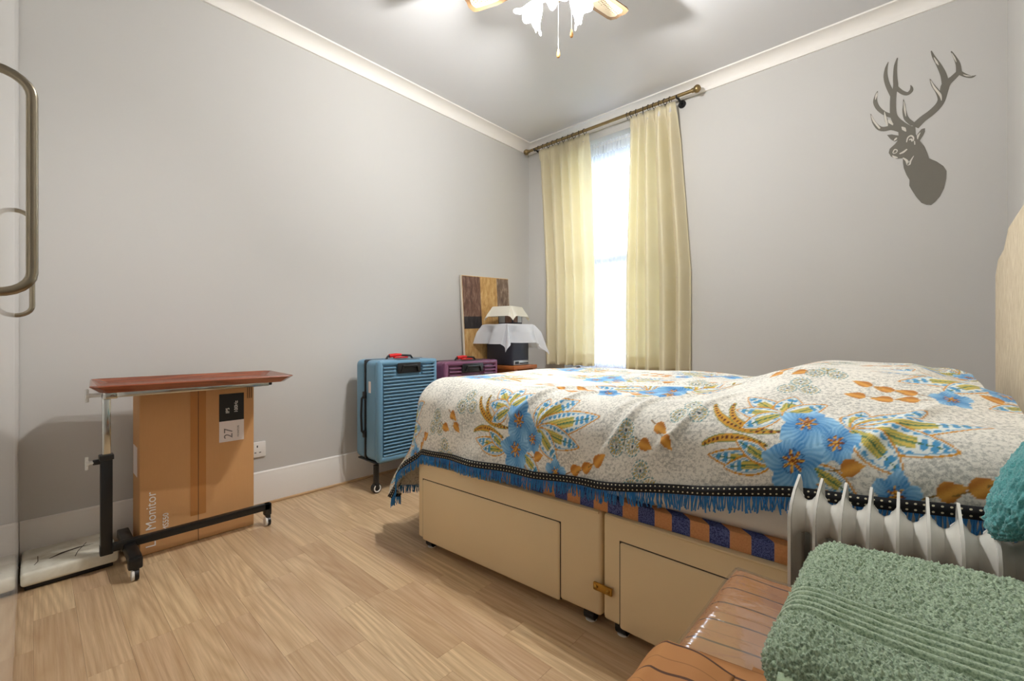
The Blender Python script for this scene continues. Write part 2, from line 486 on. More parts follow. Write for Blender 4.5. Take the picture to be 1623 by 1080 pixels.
# cove cornice
def cove(p0, p1, nx, ny):
    prof = [(0, 2.685), (.012, 2.685), (.014, 2.695)] + [(.014+.07*(1-math.cos(t)), 2.695+.055*math.sin(t)) for t in [PI/2*k/7 for k in range(1, 8)]] + [(.092, 2.75), (.092, H), (0, H)]
    mb = MB(); n = len(prof)
    for (x, y_) in (p0, p1): mb.v += [(x+nx*d, y_+ny*d, z) for d, z in prof]
    for i in range(n): j = (i+1) % n; mb.f.append((i, j, n+j, n+i))
    mb.f.append(tuple(range(n))); mb.f.append(tuple(range(n, 2*n))); return mb
struct('trim_1', cove((0, 0), (0, FY), 1, 0), 'white_plaster')
struct('trim_2', cove((0, 0), (RX, 0), 0, -1), 'white_plaster')
struct('trim_3', cove((RX, 0), (RX, FY), -1, 0), 'white_plaster')
def skirting(p0, p1, nx, ny):
    prof = [(0, 0), (.018, 0), (.018, .15), (.012, .165), (.010, .18), (.004, .186), (0, .186)]
    mb = MB(); n = len(prof)
    for (x, y_) in (p0, p1): mb.v += [(x+nx*d, y_+ny*d, z) for d, z in prof]
    for i in range(n): j = (i+1) % n; mb.f.append((i, j, n+j, n+i))
    mb.f.append(tuple(range(n))); mb.f.append(tuple(range(n, 2*n))); return mb
struct('baseboard_left', skirting((0, 0), (0, -3.25), 1, 0), 'gloss_trim')
struct('baseboard_back', skirting((0, 0), (RX, 0), 0, -1), 'gloss_trim')
struct('baseboard_right', skirting((RX, 0), (RX, FY), -1, 0), 'gloss_trim')
# beading strip along the left skirting
bead = MB().rbox((.018, -3.25, 0), (.032, -.02, .014), .005, 2)
struct('trim_4', bead, 'beading')

# window: box frame, two sliding sashes, panes
win = thing('window_1', (0.89, .15, WZ0), None, None); props(win, kind='structure')
fr = MB()
for x0, x1 in ((WX0, WX0+.05), (WX1-.05, WX1)): fr.box((x0, .10, WZ0), (x1, .24, WZ1))
fr.box((WX0, .10, WZ1-.06), (WX1, .24, WZ1)).box((WX0, .10, WZ0), (WX1, .24, WZ0+.06))
part('window_frame', fr, 'upvc', win, False)
part('window_sill', MB().rbox((WX0-.05, -.03, WZ0-.03), (WX1+.05, .12, WZ0+.004), .006), 'gloss_trim', win)
def sash(z0, z1, y0):
    s = MB(); a, b = WX0+.05, WX1-.05; t_ = .048
    s.box((a, y0, z0), (a+t_, y0+.045, z1)).box((b-t_, y0, z0), (b, y0+.045, z1)).box((a, y0, z0), (b, y0+.045, z0+.055)).box((a, y0, z1-.055), (b, y0+.045, z1))
    o = part('sash', s, 'upvc', win, False)
    part('pane', MB().box((a+t_-.004, y0+.018, z0+.05), (b-t_+.004, y0+.024, z1-.05)), 'window_glass', o, False)
sash(1.58, WZ1-.06, .16); sash(WZ0+.06, 1.635, .11)

# ================================================================== OUTSIDE
single('lawn', MB().box((-30, .5, -3.3), (15, 40, -3.2)), 'grass', (0, 5, -3.2), 'green lawn outside below the window', 'lawn', kind='structure')
hs = thing('house', (-8, 17, -3.2), 'pale house with slate roof seen through the net curtain', 'house')
part('wall', MB().box((-13, 15.5, -3.2), (-3.2, 22, 2.6)), 'render_wall', hs, False)
rf = MB().add([(-13.4, 15.1, 2.5), (-2.8, 15.1, 2.5), (-2.8, 22.4, 2.5), (-13.4, 22.4, 2.5), (-13.4, 18.7, 5.6), (-2.8, 18.7, 5.6)],
              [(0, 1, 5, 4), (2, 3, 4, 5), (0, 4, 3), (1, 2, 5), (0, 3, 2, 1)])
part('roof', rf, 'slate', hs, False)
part('chimney', MB().box((-7.0, 18.2, 5.0), (-6.0, 19.2, 7.0)), 'house_brick', hs, False)
for wx in (-11.5, -9.0, -6.5, -4.8):
    for wz in (-2.0, .6):
        o = part('window', MB().box((wx-.5, 15.44, wz), (wx+.5, 15.52, wz+1.3)), 'upvc', hs, False)
        part('pane', MB().box((wx-.42, 15.42, wz+.08), (wx+.42, 15.45, wz+1.22)), 'slate', o, False)

# ================================================================== WARDROBE (fitted, beside the camera)
WY = -3.251
wd = thing('wardrobe', (.9, -3.55, 0), 'glossy white fitted wardrobe with bowed metal handles', 'wardrobe')
part('body', MB().box((0.002, -3.86, 0), (1.80, WY-.02, 2.68)), 'gloss_trim', wd, False)
for x0, x1, hx in ((.003, .748, .70), (.752, 1.80, 1.75)):
    d = part('door', MB().rbox((x0, WY-.02, .012), (x1, WY, 2.675), .002, 1), 'wardrobe_gloss', wd)
    z0, z1, pr, rr = 1.013, 1.333, .036, .0065
    pts = [(hx, WY-.002, z0)] + [(hx, WY+pr*math.sin(t), z0+.03*(1-math.cos(t))) for t in [PI/2*k/6 for k in range(1, 7)]]
    pts += [(hx, WY+pr*math.cos(t), z1-.03+.03*math.sin(t)) for t in [PI/2*k/6 for k in range(0, 6)]] + [(hx, WY-.002, z1)]
    part('handle', MB().tube(pts, rr, 12), 'brushed_nickel', d, label='bowed brushed metal handle')

# ================================================================== CURTAIN ROD, CURTAINS, NET
RZ = 2.672; RY = -.10
rod = thing('curtain_rod', (.84, RY, RZ), 'antique brass curtain rod with ball finials above the window', 'curtain rod')
part('rod', MB().cyl((.07, RY, RZ), (1.60, RY, RZ), .0125, 16), 'brass_antique', rod)
for x, s in ((.055, -1), (1.615, 1)):
    part('finial', MB().lathe([(.0001, -.026), (.014, -.022), (.024, -.01), (.0265, .002), (.022, .016), (.012, .025), (.0001, .028)], 20, (x, RY, RZ)), 'brass_antique', rod)
    part('collar', MB().cyl((x-s*.035, RY, RZ), (x-s*.018, RY, RZ), .016), 'brass_antique', rod)
for x in (.16, 1.475):
    part('bracket', MB().cyl((x, -.002, RZ-.02), (x, RY, RZ-.004), .008, 10).cyl((x, -.008, RZ-.02), (x, 0, RZ-.02), .028, 16).tube([(x, RY, RZ-.018), (x, RY-.012, RZ-.012), (x, RY-.017, RZ)], .006, 8), 'black_metal', rod)
ringme = MB().tube([(0, .021*math.cos(a), .021*math.sin(a)-.006) for a in [2*PI*k/18 for k in range(18)]], .0024, 6, closed=True)
ringme.tube([(0, 0, -.027), (0, .004, -.034), (0, 0, -.040)], .0018, 6)
ringme = ringme.mesh('ring'); auto_smooth(ringme); ringme.materials.append(m('black_metal'))
inv = WM[rod.name].inverted()
for x in [.20+.055*i for i in range(10)] + [1.085, 1.12, 1.16, 1.215, 1.26, 1.30, 1.345, 1.385, 1.425]:
    o = bpy.data.objects.new('ring', ringme); COL.objects.link(o); o.parent = rod
    o.location = inv @ Vector((x, RY, RZ)); o.rotation_euler = (0, 0, random.uniform(-.35, .35))

def curtain(x0t, x1t, x0b, x1b, ztop, zbot, nf, seed, label, amp=.045):
    rnd = np.random.RandomState(seed)
    nu, nv = 260, 60
    ph = np.cumsum(rnd.uniform(.6, 1.4, nf)); ph = np.concatenate([[0], ph]); ph = ph/ph[-1]
    u = np.linspace(0, 1, nu)
    fold = np.interp(u, ph, np.arange(nf+1))
    ampf = np.interp(u, ph, rnd.uniform(.65, 1.25, nf+1))
    v, f = [], []
    for j in range(nv):
        t = j/(nv-1); z = ztop + (zbot-ztop)*t
        g = min(1, t*7)
        wave = (np.cos(2*PI*fold)+.25*np.cos(4*PI*fold+.7))*ampf*(amp*(.35+.65*g)) + np.cos(2*PI*fold*3+seed)*.004*(1-g)
        xs = (x0t+(x0b-x0t)*min(1, t*1.6)) + ((x1t-x0t)+((x1b-x0b)-(x1t-x0t))*min(1, t*1.6))*u
        ys = -.088 + wave + .004*np.sin(5*t+fold)
        if t < .035: ys = -.092 + wave*.5
        v += [(float(a), float(b), z) for a, b in zip(xs, ys)]
    for j in range(nv-1):
        for i in range(nu-1):
            a = j*nu+i; f.append((a, a+1, a+nu+1, a+nu))
    c = thing('curtain', ((x0b+x1b)/2, -.09, zbot), label, 'curtain', 'cream curtains at the window')
    o = part('drape', MB().add(v, f), 'curtain_cream', c, fix=False)
    o.modifiers.new('thick', 'SOLIDIFY').thickness = .0015
    # heading tape on the back, hem turned up at the bottom
    tp = MB(); b = MB()
    for (q, j0, j1, off) in ((tp, 0, 3, .004), (b, nv-4, nv-1, -.003)):
        vv = []
        for j in (j0, j1): vv += [(p[0], p[1]+off, p[2]) for p in v[j*nu:(j+1)*nu]]
        q.add(vv, [(i, i+1, nu+i+1, nu+i) for i in range(nu-1)])
    part('heading_tape', tp, 'mattress_white', c, fix=False); part('hem', b, 'curtain_cream', c, fix=False)
    return c
curtain(.19, .73, .27, .765, 2.648, .70, 5, 3, 'cream curtain hanging beside the corner, pulled to the painting side')
curtain(1.10, 1.455, 1.055, 1.545, 2.648, .69, 5, 11, 'cream curtain hanging on the stag side of the window', .048)

nu, nv = 300, 40; v = []; f = []
for j in range(nv):
    z = 2.585 + (.68-2.585)*j/(nv-1)
    for i in range(nu):
        uu = i/(nu-1); x = .46+.86*uu
        v.append((x, .055 + .010*math.sin(uu*2*PI*26+.8*math.sin(uu*40)) * (.5+.5*min(1, j/4)), z))
for j in range(nv-1):
    for i in range(nu-1): a = j*nu+i; f.append((a, a+1, a+nu+1, a+nu))
nc = thing('net_curtain', (.89, .055, .68), 'white lace net curtain hanging inside the window recess', 'net curtain')
part('net', MB().add(v, f), 'lace_net', nc, fix=False)
hd = MB()
for j in range(3):
    z = 2.60 - .05*j
    hd.v += [(.46+.86*i/119, .048+.008*math.sin(i*1.7+j*.6), z+.006*math.sin(i*2.3)) for i in range(120)]
for j in range(2): hd.f += [(j*120+i, j*120+i+1, (j+1)*120+i+1, (j+1)*120+i) for i in range(119)]
part('heading', hd, 'white_sheer', nc, fix=False)
part('tension_wire', MB().cyl((.45, .05, 2.575), (1.335, .05, 2.575), .004, 8), 'white_plastic', nc)

# ================================================================== CEILING FAN
FX, FYY = 1.545, -1.655
fan = thing('ceiling_fan', (FX, FYY, H), 'ceiling fan with cane panel blades and frilled glass shades', 'ceiling fan')
part('canopy', MB().lathe([(.0001, H), (.065, H), (.062, H-.03), (.03, H-.055), (.016, H-.06), (.0001, H-.06)], 28, (FX, FYY, 0)), 'fan_white', fan)
part('downrod', MB().cyl((FX, FYY, H-.05), (FX, FYY, 2.62), .012), 'brass_antique', fan)
part('motor', MB().lathe([(.0001, 2.645), (.05, 2.64), (.095, 2.62), (.105, 2.59), (.1, 2.555), (.07, 2.535), (.04, 2.525), (.0001, 2.525)], 32, (FX, FYY, 0)), 'fan_white', fan)
def blade_outline(r0, r1, wid, ins):
    pts = []
    for k in range(13):
        t = k/12; pts.append((r0+(r1-r0-.03)*t, (wid*(.62+.38*min(1, t*1.8)))-ins))
    for x, y_ in ((r1-.012-ins, .9), (r1-ins, .45), (r1-.004-ins, 0)): pts.append((x, wid*y_-ins*.6))
    return pts + [(a, -b) for a, b in pts[::-1]]
for ang in (79, 199, 319):
    ca, sa = math.cos(R(ang)), math.sin(R(ang)); tilt = .16
    fn = lambda u, v_, d: (FX+ca*u-sa*v_, FYY+sa*u+ca*v_, 2.565 + d + v_*tilt)
    bl = part('blade', MB().prism(blade_outline(.15, .45, .062, 0), fn, 0, .007), 'blade_wood', fan, False)
    part('cane_inset', MB().prism([(u, v_) for u, v_ in blade_outline(.20, .43, .044, .002)], fn, -.0015, .0085), 'cane_panel', bl, False)
    part('blade_iron', MB().prism([(.08, .018), (.17, .03), (.2, .02), (.2, -.02), (.17, -.03), (.08, -.018)], fn, -.008, -.001), 'brass_antique', bl, False)
part('light_fitter', MB().lathe([(.0001, 2.525), (.035, 2.525), (.045, 2.50), (.045, 2.47), (.03, 2.445), (.012, 2.435), (.0001, 2.434)], 24, (FX, FYY, 0)), 'brass_antique', fan)
for k, ang in enumerate((-60, 60, 180)):
    ca, sa = math.cos(R(ang)), math.sin(R(ang))
    p0 = Vector((FX+ca*.04, FYY+sa*.04, 2.485)); p1 = Vector((FX+ca*.085, FYY+sa*.085, 2.478))
    arm = part('lamp_arm', MB().tube([p0, (p0+p1)/2+Vector((0, 0, .008)), p1], .008, 10), 'brass_antique', fan)
    ax = Vector((ca*.80, sa*.80, -.60)).normalized() if k else Vector((ca*.5, sa*.5, -.86)).normalized()
    mt = ax.to_track_quat('Z', 'Y').to_matrix()
    def wave(t, a, r_, z_): 
        k_ = max(0, (t-.55)/.45); return r_*(1+.16*k_*math.sin(7*a)), z_+.010*k_*math.sin(7*a+.8)
    part('glass_shade', MB().lathe([(.018, 0), (.024, .008), (.034, .025), (.043, .045), (.050, .062), (.060, .078), (.074, .090)], 56, p1, mt, wave), 'frilled_glass', fan)
    bc = p1 + ax*.022
    bs = bmesh.new(); bmesh.ops.create_uvsphere(bs, u_segments=16, v_segments=10, radius=.018)
    for v_ in bs.verts: v_.co += bc
    part('bulb', MB().bm(bs), 'lit_bulb', arm)
    ld = bpy.data.lights.new('bulb_light', 'POINT'); ld.energy = LAMP_W; ld.color = (.98, .97, .96); ld.shadow_soft_size = .014
    lo = bpy.data.objects.new('bulb_light', ld); COL.objects.link(lo); lo.parent = fan; lo.location = WM[fan.name].inverted() @ (p1 + ax*.056)
for (dx, dy, zb) in ((.007, .017, 2.20), (.038, .075, 2.305)):
    ch = part('pull_cord', MB().cyl((FX+dx, FYY+dy, 2.44), (FX+dx, FYY+dy, zb+.02), .0012, 6), 'white_plastic', fan)
    part('cord_drop', MB().lathe([(.0001, .03), (.003, .028), (.006, .014), (.0085, .002), (.006, -.008), (.0001, -.012)], 14, (FX+dx, FYY+dy, zb)), 'wood_drop', ch)

# ================================================================== STAG STICKER (flat, on the window wall)
# outlines are in metres on the wall: (x, z) or (x, z, half width)
def stroke(mb, pts, y):
    L, Rr = [], []
    P = [Vector((p[0], p[1])) for p in pts]
    Q = []
    for i in range(len(P)-1):                       # smooth a little
        for k in range(4):
            t = k/4; a = P[max(i-1, 0)]; b = P[i]; c = P[i+1]; d = P[min(i+2, len(P)-1)]
            q = .5*((2*b)+(c-a)*t+(2*a-5*b+4*c-d)*t*t+(3*b-a-3*c+d)*t**3); Q.append((q, pts[i][2]+(pts[i+1][2]-pts[i][2])*t))
    Q.append((P[-1], pts[-1][2]))
    for i, (q, wd_) in enumerate(Q):
        d = (Q[min(i+1, len(Q)-1)][0]-Q[max(i-1, 0)][0]).normalized(); n = Vector((-d.y, d.x))
        L.append(q+n*wd_); Rr.append(q-n*wd_)
    b = len(mb.v)
    for a, c in zip(L, Rr):
        for q in (a, c): mb.v.append((q.x, y, q.y))
    for i in range(len(L)-1): mb.f.append((b+2*i, b+2*i+1, b+2*i+3, b+2*i+2))
def poly(mb, pts, y):
    b = len(mb.v)
    for x, z in pts: mb.v.append((x, y, z))
    mb.f.append(tuple(range(b, b+len(pts))))
st = MB(); ys = -.0012
ys_n = 0
for s in ([(2.7300,2.0830,0.0198),(2.7590,2.1130,0.0177),(2.7970,2.1400,0.0165),(2.8280,2.1760,0.0154),(2.8410,2.2270,0.0163),(2.8500,2.2670,0.0182),(2.8760,2.2900,0.0133),(2.8970,2.3110,0.0113)],
          [(2.8490,2.2630,0.0144),(2.8400,2.3220,0.0115),(2.8220,2.3810,0.0087),(2.8030,2.4320,0.0058),(2.7940,2.4660,0.0019)], [(2.8970,2.3070,0.0113),(2.8940,2.3510,0.0085),(2.8820,2.3940,0.0057),(2.8690,2.4310,0.0019)],
          [(2.8950,2.3120,0.0094),(2.9230,2.2820,0.0075),(2.9440,2.2680,0.0056),(2.9580,2.2710,0.0009)], [(2.8310,2.1790,0.0096),(2.8220,2.2300,0.0087),(2.8000,2.2820,0.0058),(2.7890,2.3190,0.0010)],
          [(2.7070,2.0770,0.0160),(2.6670,2.1210,0.0182),(2.6450,2.1690,0.0142),(2.6410,2.2250,0.0132),(2.6430,2.2880,0.0132),(2.6520,2.3300,0.0111),(2.6500,2.3850,0.0091),(2.6520,2.4470,0.0071),(2.6600,2.4870,0.0020)],
          [(2.6410,2.2840,0.0112),(2.6190,2.3520,0.0102),(2.6100,2.4050,0.0092),(2.6130,2.4500,0.0061),(2.6220,2.4810,0.0010)], [(2.6510,2.3290,0.0091),(2.6770,2.2910,0.0091),(2.7000,2.2730,0.0090),(2.7150,2.2830,0.0090),(2.7170,2.3000,0.0050),(2.7130,2.3150,0.0010)],
          [(2.6430,2.1680,0.0102),(2.6050,2.1990,0.0092),(2.5770,2.2390,0.0093),(2.5650,2.2800,0.0093),(2.5700,2.3150,0.0062),(2.5760,2.3350,0.0010)], [(2.6800,2.0810,0.0151),(2.6400,2.1080,0.0142),(2.6050,2.1110,0.0123),(2.5810,2.1250,0.0103),(2.5590,2.1660,0.0073),(2.5450,2.2170,0.0010)],
          [(2.6480,2.1090,0.0101),(2.6220,2.1360,0.0082),(2.6090,2.1720,0.0062),(2.6040,2.2150,0.0010)], [(2.7230,2.0980,0.0099),(2.6970,2.1380,0.0100),(2.6880,2.1820,0.0080),(2.6870,2.2180,0.0050),(2.6840,2.2490,0.0010)]):
    ys_n += 1; stroke(st, s, ys-.00003*ys_n)
ys -= .0005
poly(st, [(2.6630,2.0860),(2.7030,2.0960),(2.7320,2.0850),(2.7340,2.0420),(2.7520,1.9970),(2.7680,1.9660),(2.7790,1.9280),(2.7860,1.8970),(2.8150,1.8720),(2.8400,1.8420),(2.8520,1.8130),(2.8510,1.7750),(2.8430,1.7250),(2.8280,1.6860),(2.8090,1.6600),(2.7940,1.6470),(2.7750,1.6520),(2.7560,1.6660),(2.7360,1.7010),(2.7170,1.7450),(2.7080,1.7690),(2.7090,1.8000),(2.6970,1.8300),(2.6860,1.8690),(2.6820,1.9010),(2.6820,1.9250),(2.6570,1.9290),(2.6330,1.9480),(2.6230,1.9720),(2.6270,1.9930),(2.6500,2.0140),(2.6650,2.0360)], ys-.0001)
poly(st, [(2.6160,2.0740),(2.6360,2.0710),(2.6670,2.0540),(2.6670,2.0310),(2.6480,2.0270),(2.6310,2.0450)], ys-.0002)
poly(st, [(2.7340,2.0220),(2.7410,2.0420),(2.7560,2.0620),(2.7700,2.0630),(2.7700,2.0440),(2.7620,2.0240),(2.7490,2.0000)], ys-.0002)
sd = thing('wall_sticker', (2.76, 0, 1.64), 'grey stag head silhouette sticker on the wall', 'wall sticker')
so = part('stag_silhouette', st, 'stag_grey', sd, False)
yh = -.0022
for s in ([(2.8040,2.4270,0.0010),(2.8150,2.3960,0.0039),(2.8220,2.3780,0.0010)], [(2.8710,2.4200,0.0010),(2.8810,2.3900,0.0028),(2.8880,2.3660,0.0009)], [(2.9120,2.2920,0.0009),(2.9260,2.2800,0.0028),(2.9440,2.2720,0.0009)], [(2.7920,2.3090,0.0010),(2.8060,2.2660,0.0039),(2.8280,2.2190,0.0048),(2.8330,2.1870,0.0010)],
          [(2.5660,2.2890,0.0010),(2.5700,2.3100,0.0052),(2.5740,2.3270,0.0010)], [(2.5480,2.2070,0.0010),(2.5590,2.1710,0.0042),(2.5830,2.1240,0.0041),(2.5850,2.1200,0.0010)], [(2.6050,2.2080,0.0010),(2.6090,2.1720,0.0051),(2.6160,2.1340,0.0041),(2.6170,2.1220,0.0010)], [(2.6200,2.1580,0.0010),(2.6290,2.1430,0.0082),(2.6410,2.1210,0.0010)],
          [(2.6860,2.2360,0.0010),(2.6900,2.1900,0.0040),(2.6940,2.1510,0.0010)], [(2.6770,2.1000,0.0010),(2.6860,2.0860,0.0080),(2.6950,2.0680,0.0010)], [(2.6680,1.9540,0.0030),(2.6840,1.9590,0.0050),(2.6990,1.9710,0.0030)], [(2.6820,1.9280,0.0020),(2.6970,1.9090,0.0050),(2.7050,1.8860,0.0080),(2.7130,1.9020,0.0040),(2.7260,1.9270,0.0010)],
          [(2.7410,2.0120,0.0010),(2.7430,2.0300,0.0049),(2.7520,2.0450,0.0010)], [(2.6400,1.9670,0.0020),(2.6480,1.9830,0.0030),(2.6590,1.9750,0.0020),(2.6530,1.9630,0.0020),(2.6410,1.9640,0.0020)], [(2.6450,2.0330,0.0020),(2.6520,2.0400,0.0051),(2.6570,2.0460,0.0020)],
          [(2.6970,2.0090,0.0020),(2.7020,2.0320,0.0030),(2.7150,2.0390,0.0040),(2.7250,2.0250,0.0030),(2.7240,2.0080,0.0020)], [(2.7070,2.0190,0.0030),(2.7170,2.0190,0.0040),(2.7190,2.0060,0.0020)], [(2.7290,2.0060,0.0020),(2.7300,1.9860,0.0020)], [(2.6380,1.9520,0.0020),(2.6500,1.9400,0.0051),(2.6610,1.9340,0.0020)]):
    hl = MB(); stroke(hl, s, yh); part('light_mark', hl, 'stag_light', so, False)

# ================================================================== WALL SOCKET
sk = thing('wall_socket', (0, -2.367, .27), 'white wall socket beside the cardboard box', 'socket')
part('plate', MB().rbox((.0, -2.411, .270), (.010, -2.323, .356), .004), 'white_plastic', sk)
part('switch', MB().rbox((.009, -2.402, .325), (.014, -2.388, .345), .002), 'white_plastic', sk)
for hb_ in (((.0098, -2.37, .325), (.0104, -2.364, .337)), ((.0098, -2.382, .295), (.0104, -2.372, .299)), ((.0098, -2.358, .295), (.0104, -2.348, .299))): part('pin_hole', MB().box(*hb_), 'black_plastic', sk, False)

# ================================================================== CARDBOARD MONITOR BOX
bx0, bx1, by0, by1, bh = .085, .262, -2.905, -2.462, .70
cb = thing('monitor_box', ((bx0+bx1)/2, (by0+by1)/2, 0), 'tall brown cardboard monitor box standing behind the overbed table', 'box')
part('carton', MB().rbox((bx0, by0, 0), (bx1, by1, bh), .003, 1), 'cardboard', cb)
ymid = -2.695
part('tape', MB().box((bx0+.01, ymid-.03, bh-.001), (bx1+.0008, ymid+.03, bh+.0008)).box((bx1-.001, ymid-.03, .12), (bx1+.0008, ymid+.03, bh)), 'packing_tape', cb, False)
part('seam', MB().box((bx1, ymid-.001, 0), (bx1+.0012, ymid+.001, bh)), 'divan_edge', cb, False)
for k in range(3): part('corner_line', MB().box((bx1, by1-.030+.009*k, bh-.06), (bx1+.001, by1-.0275+.009*k, bh-.002)), 'divan_edge', cb, False)
lb = part('label', MB().box((bx1, by1-.150, bh-.162), (bx1+.0012, by1-.045, bh-.030)), 'label_black', cb, False, 'black label with pale lettering')
lw = part('label', MB().box((bx1, by1-.150, bh-.262), (bx1+.0012, by1-.045, bh-.162)), 'label_white', cb, False, 'white label printed with 27')
part('label', MB().box((bx0+.02, by0-.0012, .33), (bx0+.12, by0, .46)), 'label_white', cb, False)
# lettering reads upwards on the +x face: text x axis -> +z, text y axis -> -y
def tm(y_, z_): return Matrix(((0, 0, 1, bx1+.0016), (0, -1, 0, y_), (1, 0, 0, z_), (0, 0, 0, 1)))
text_part('lettering', 'LG Monitor', .050, 'white_print', cb, tm(-2.850, .028))
text_part('lettering', '27MS550', .029, 'white_print', cb, tm(-2.806, .055))
text_part('lettering', 'IPS', .022, 'white_print', lb, tm(by1-.108, bh-.125))
text_part('lettering', '100Hz', .022, 'white_print', lb, tm(by1-.072, bh-.125))
text_part('lettering', '27', .052, 'grey_print', lw, tm(by1-.095, bh-.248))
text_part('lettering', 'MONITOR', .012, 'grey_print', lw, tm(by1-.066, bh-.245))

# ================================================================== OVERBED TABLE
ot = thing('overbed_table', (.33, -2.73, 0), 'overbed table with mahogany tray top, chrome post and black castor base', 'overbed table')
px_, py_ = .325, -3.015
part('base_frame', MB().rbox((px_-.016, py_-.02, .075), (px_+.016, py_+.02, .115), .003).rbox((px_-.014, py_, .08), (px_+.014, -2.41, .112), .003).rbox((px_-.014, -2.437, .055), (px_+.014, -2.405, .112), .003), 'black_metal', ot)
part('lower_post', MB().rbox((px_-.018, py_-.018, .075), (px_+.018, py_+.018, .47), .003), 'black_metal', ot)
part('foot_bar', MB().rbox((.13, -2.965, .062), (.49, -2.925, .098), .005).rbox((.46, -2.967, .045), (.495, -2.923, .09), .006), 'black_metal', ot)
part('upper_post', MB().rbox((px_-.013, py_-.013, .44), (px_+.013, py_+.013, .722), .003), 'chrome', ot)
part('top_rail', MB().rbox((px_-.013, py_-.013, .70), (px_+.04, py_+.03, .732), .003).rbox((.335, py_, .704), (.363, -2.425, .732), .003), 'chrome', ot)
part('rail_cap', MB().rbox((.338, -2.428, .707), (.36, -2.41, .729), .003), 'black_plastic', ot)
for (zc, mat_) in ((.715, 'clear_knob'), (.45, 'clear_knob')):
    kn = part('clamp_knob', MB().cyl((px_, py_-.016, zc), (px_, py_-.05, zc), .008, 12).cyl((px_, py_-.05, zc), (px_, py_-.058, zc), .012, 12).rbox((px_-.006, py_-.062, zc-.026), (px_+.006, py_-.05, zc+.026), .004), mat_, ot)
part('clamp_sleeve', MB().rbox((px_-.022, py_-.022, .455), (px_+.022, py_+.022, .475), .003).rbox((px_-.008, py_-.04, .44), (px_+.008, py_-.015, .46), .003), 'black_plastic', ot)
for (x, y_) in ((.478, -2.945), (.145, -2.945), (px_, -2.42)):
    cs = part('castor', MB().cyl((x, y_-.004, .022), (x, y_+.010, .022), .0215, 18).rbox((x-.012, y_-.008, .022), (x+.012, y_+.012, .07), .004), 'black_plastic', ot)
    part('tyre', MB().cyl((x, y_-.012, .022), (x, y_-.004, .022), .022, 18), 'rubber_white', cs)
# tray top: long board with flared raised rim, clipped corners
tcx, tcy, trot = .36, -2.72, R(-4)
def tray(sc_, z, inset=0):
    hx, hy, c = .20-inset, .345-inset, .022
    pts = [(-hx, -hy+c), (-hx+c, -hy), (hx-c, -hy), (hx, -hy+c), (hx, hy-c), (hx-c, hy), (-hx+c, hy), (-hx, hy-c)]
    ca, sa = math.cos(trot), math.sin(trot)
    return [(tcx+ca*x*sc_-sa*y_*sc_, tcy+sa*x*sc_+ca*y_*sc_, z) for x, y_ in pts]
tb = MB(); rings = [tray(1, .738, .03), tray(1, .764), tray(1, .768, .003), tray(1, .750, .035), tray(1, .749, .08)]
for r_ in rings: tb.v += r_
for i in range(4):
    for k in range(8): k2 = (k+1) % 8; tb.f.append((i*8+k, i*8+k2, (i+1)*8+k2, (i+1)*8+k))
tb.f.append(tuple(range(8))); tb.f.append(tuple(range(32, 40)))
part('tray_top', tb, 'mahogany', ot, False)

# ================================================================== FLAT SCALE on the floor
bs_ = thing('bathroom_scale', (.17, -3.11, 0), 'flat marbled white scale with black base on the floor by the wardrobe', 'scale')
part('base', MB().rbox((.05, -3.235, 0), (.275, -2.99, .022), .004), 'scale_black', bs_)
part('platform', MB().rbox((.03, -3.245, .020), (.295, -2.975, .072), .012, 3), 'marble_print', bs_)
lf = MB()
for pts in ([(.20, -3.17), (.17, -3.13), (.155, -3.08), (.158, -3.04)], [(.23, -3.21), (.2, -3.2), (.14, -3.2)], [(.25, -3.10), (.2, -3.09), (.12, -3.06)], [(.10, -3.02), (.16, -3.0), (.22, -3.0)]):
    wv = [.0015, .006, .005, .001] if len(pts) == 4 and pts[0] == (.20, -3.17) else [.0012]*len(pts)
    b = len(lf.v)
    for (x, y_), w_ in zip(pts, wv): lf.v += [(x-w_, y_-w_, .0726), (x+w_, y_+w_, .0726)]
    lf.f += [(b+2*i, b+2*i+1, b+2*i+3, b+2*i+2) for i in range(len(pts)-1)]
part('leaf_print', lf, 'divan_edge', bs_, False)

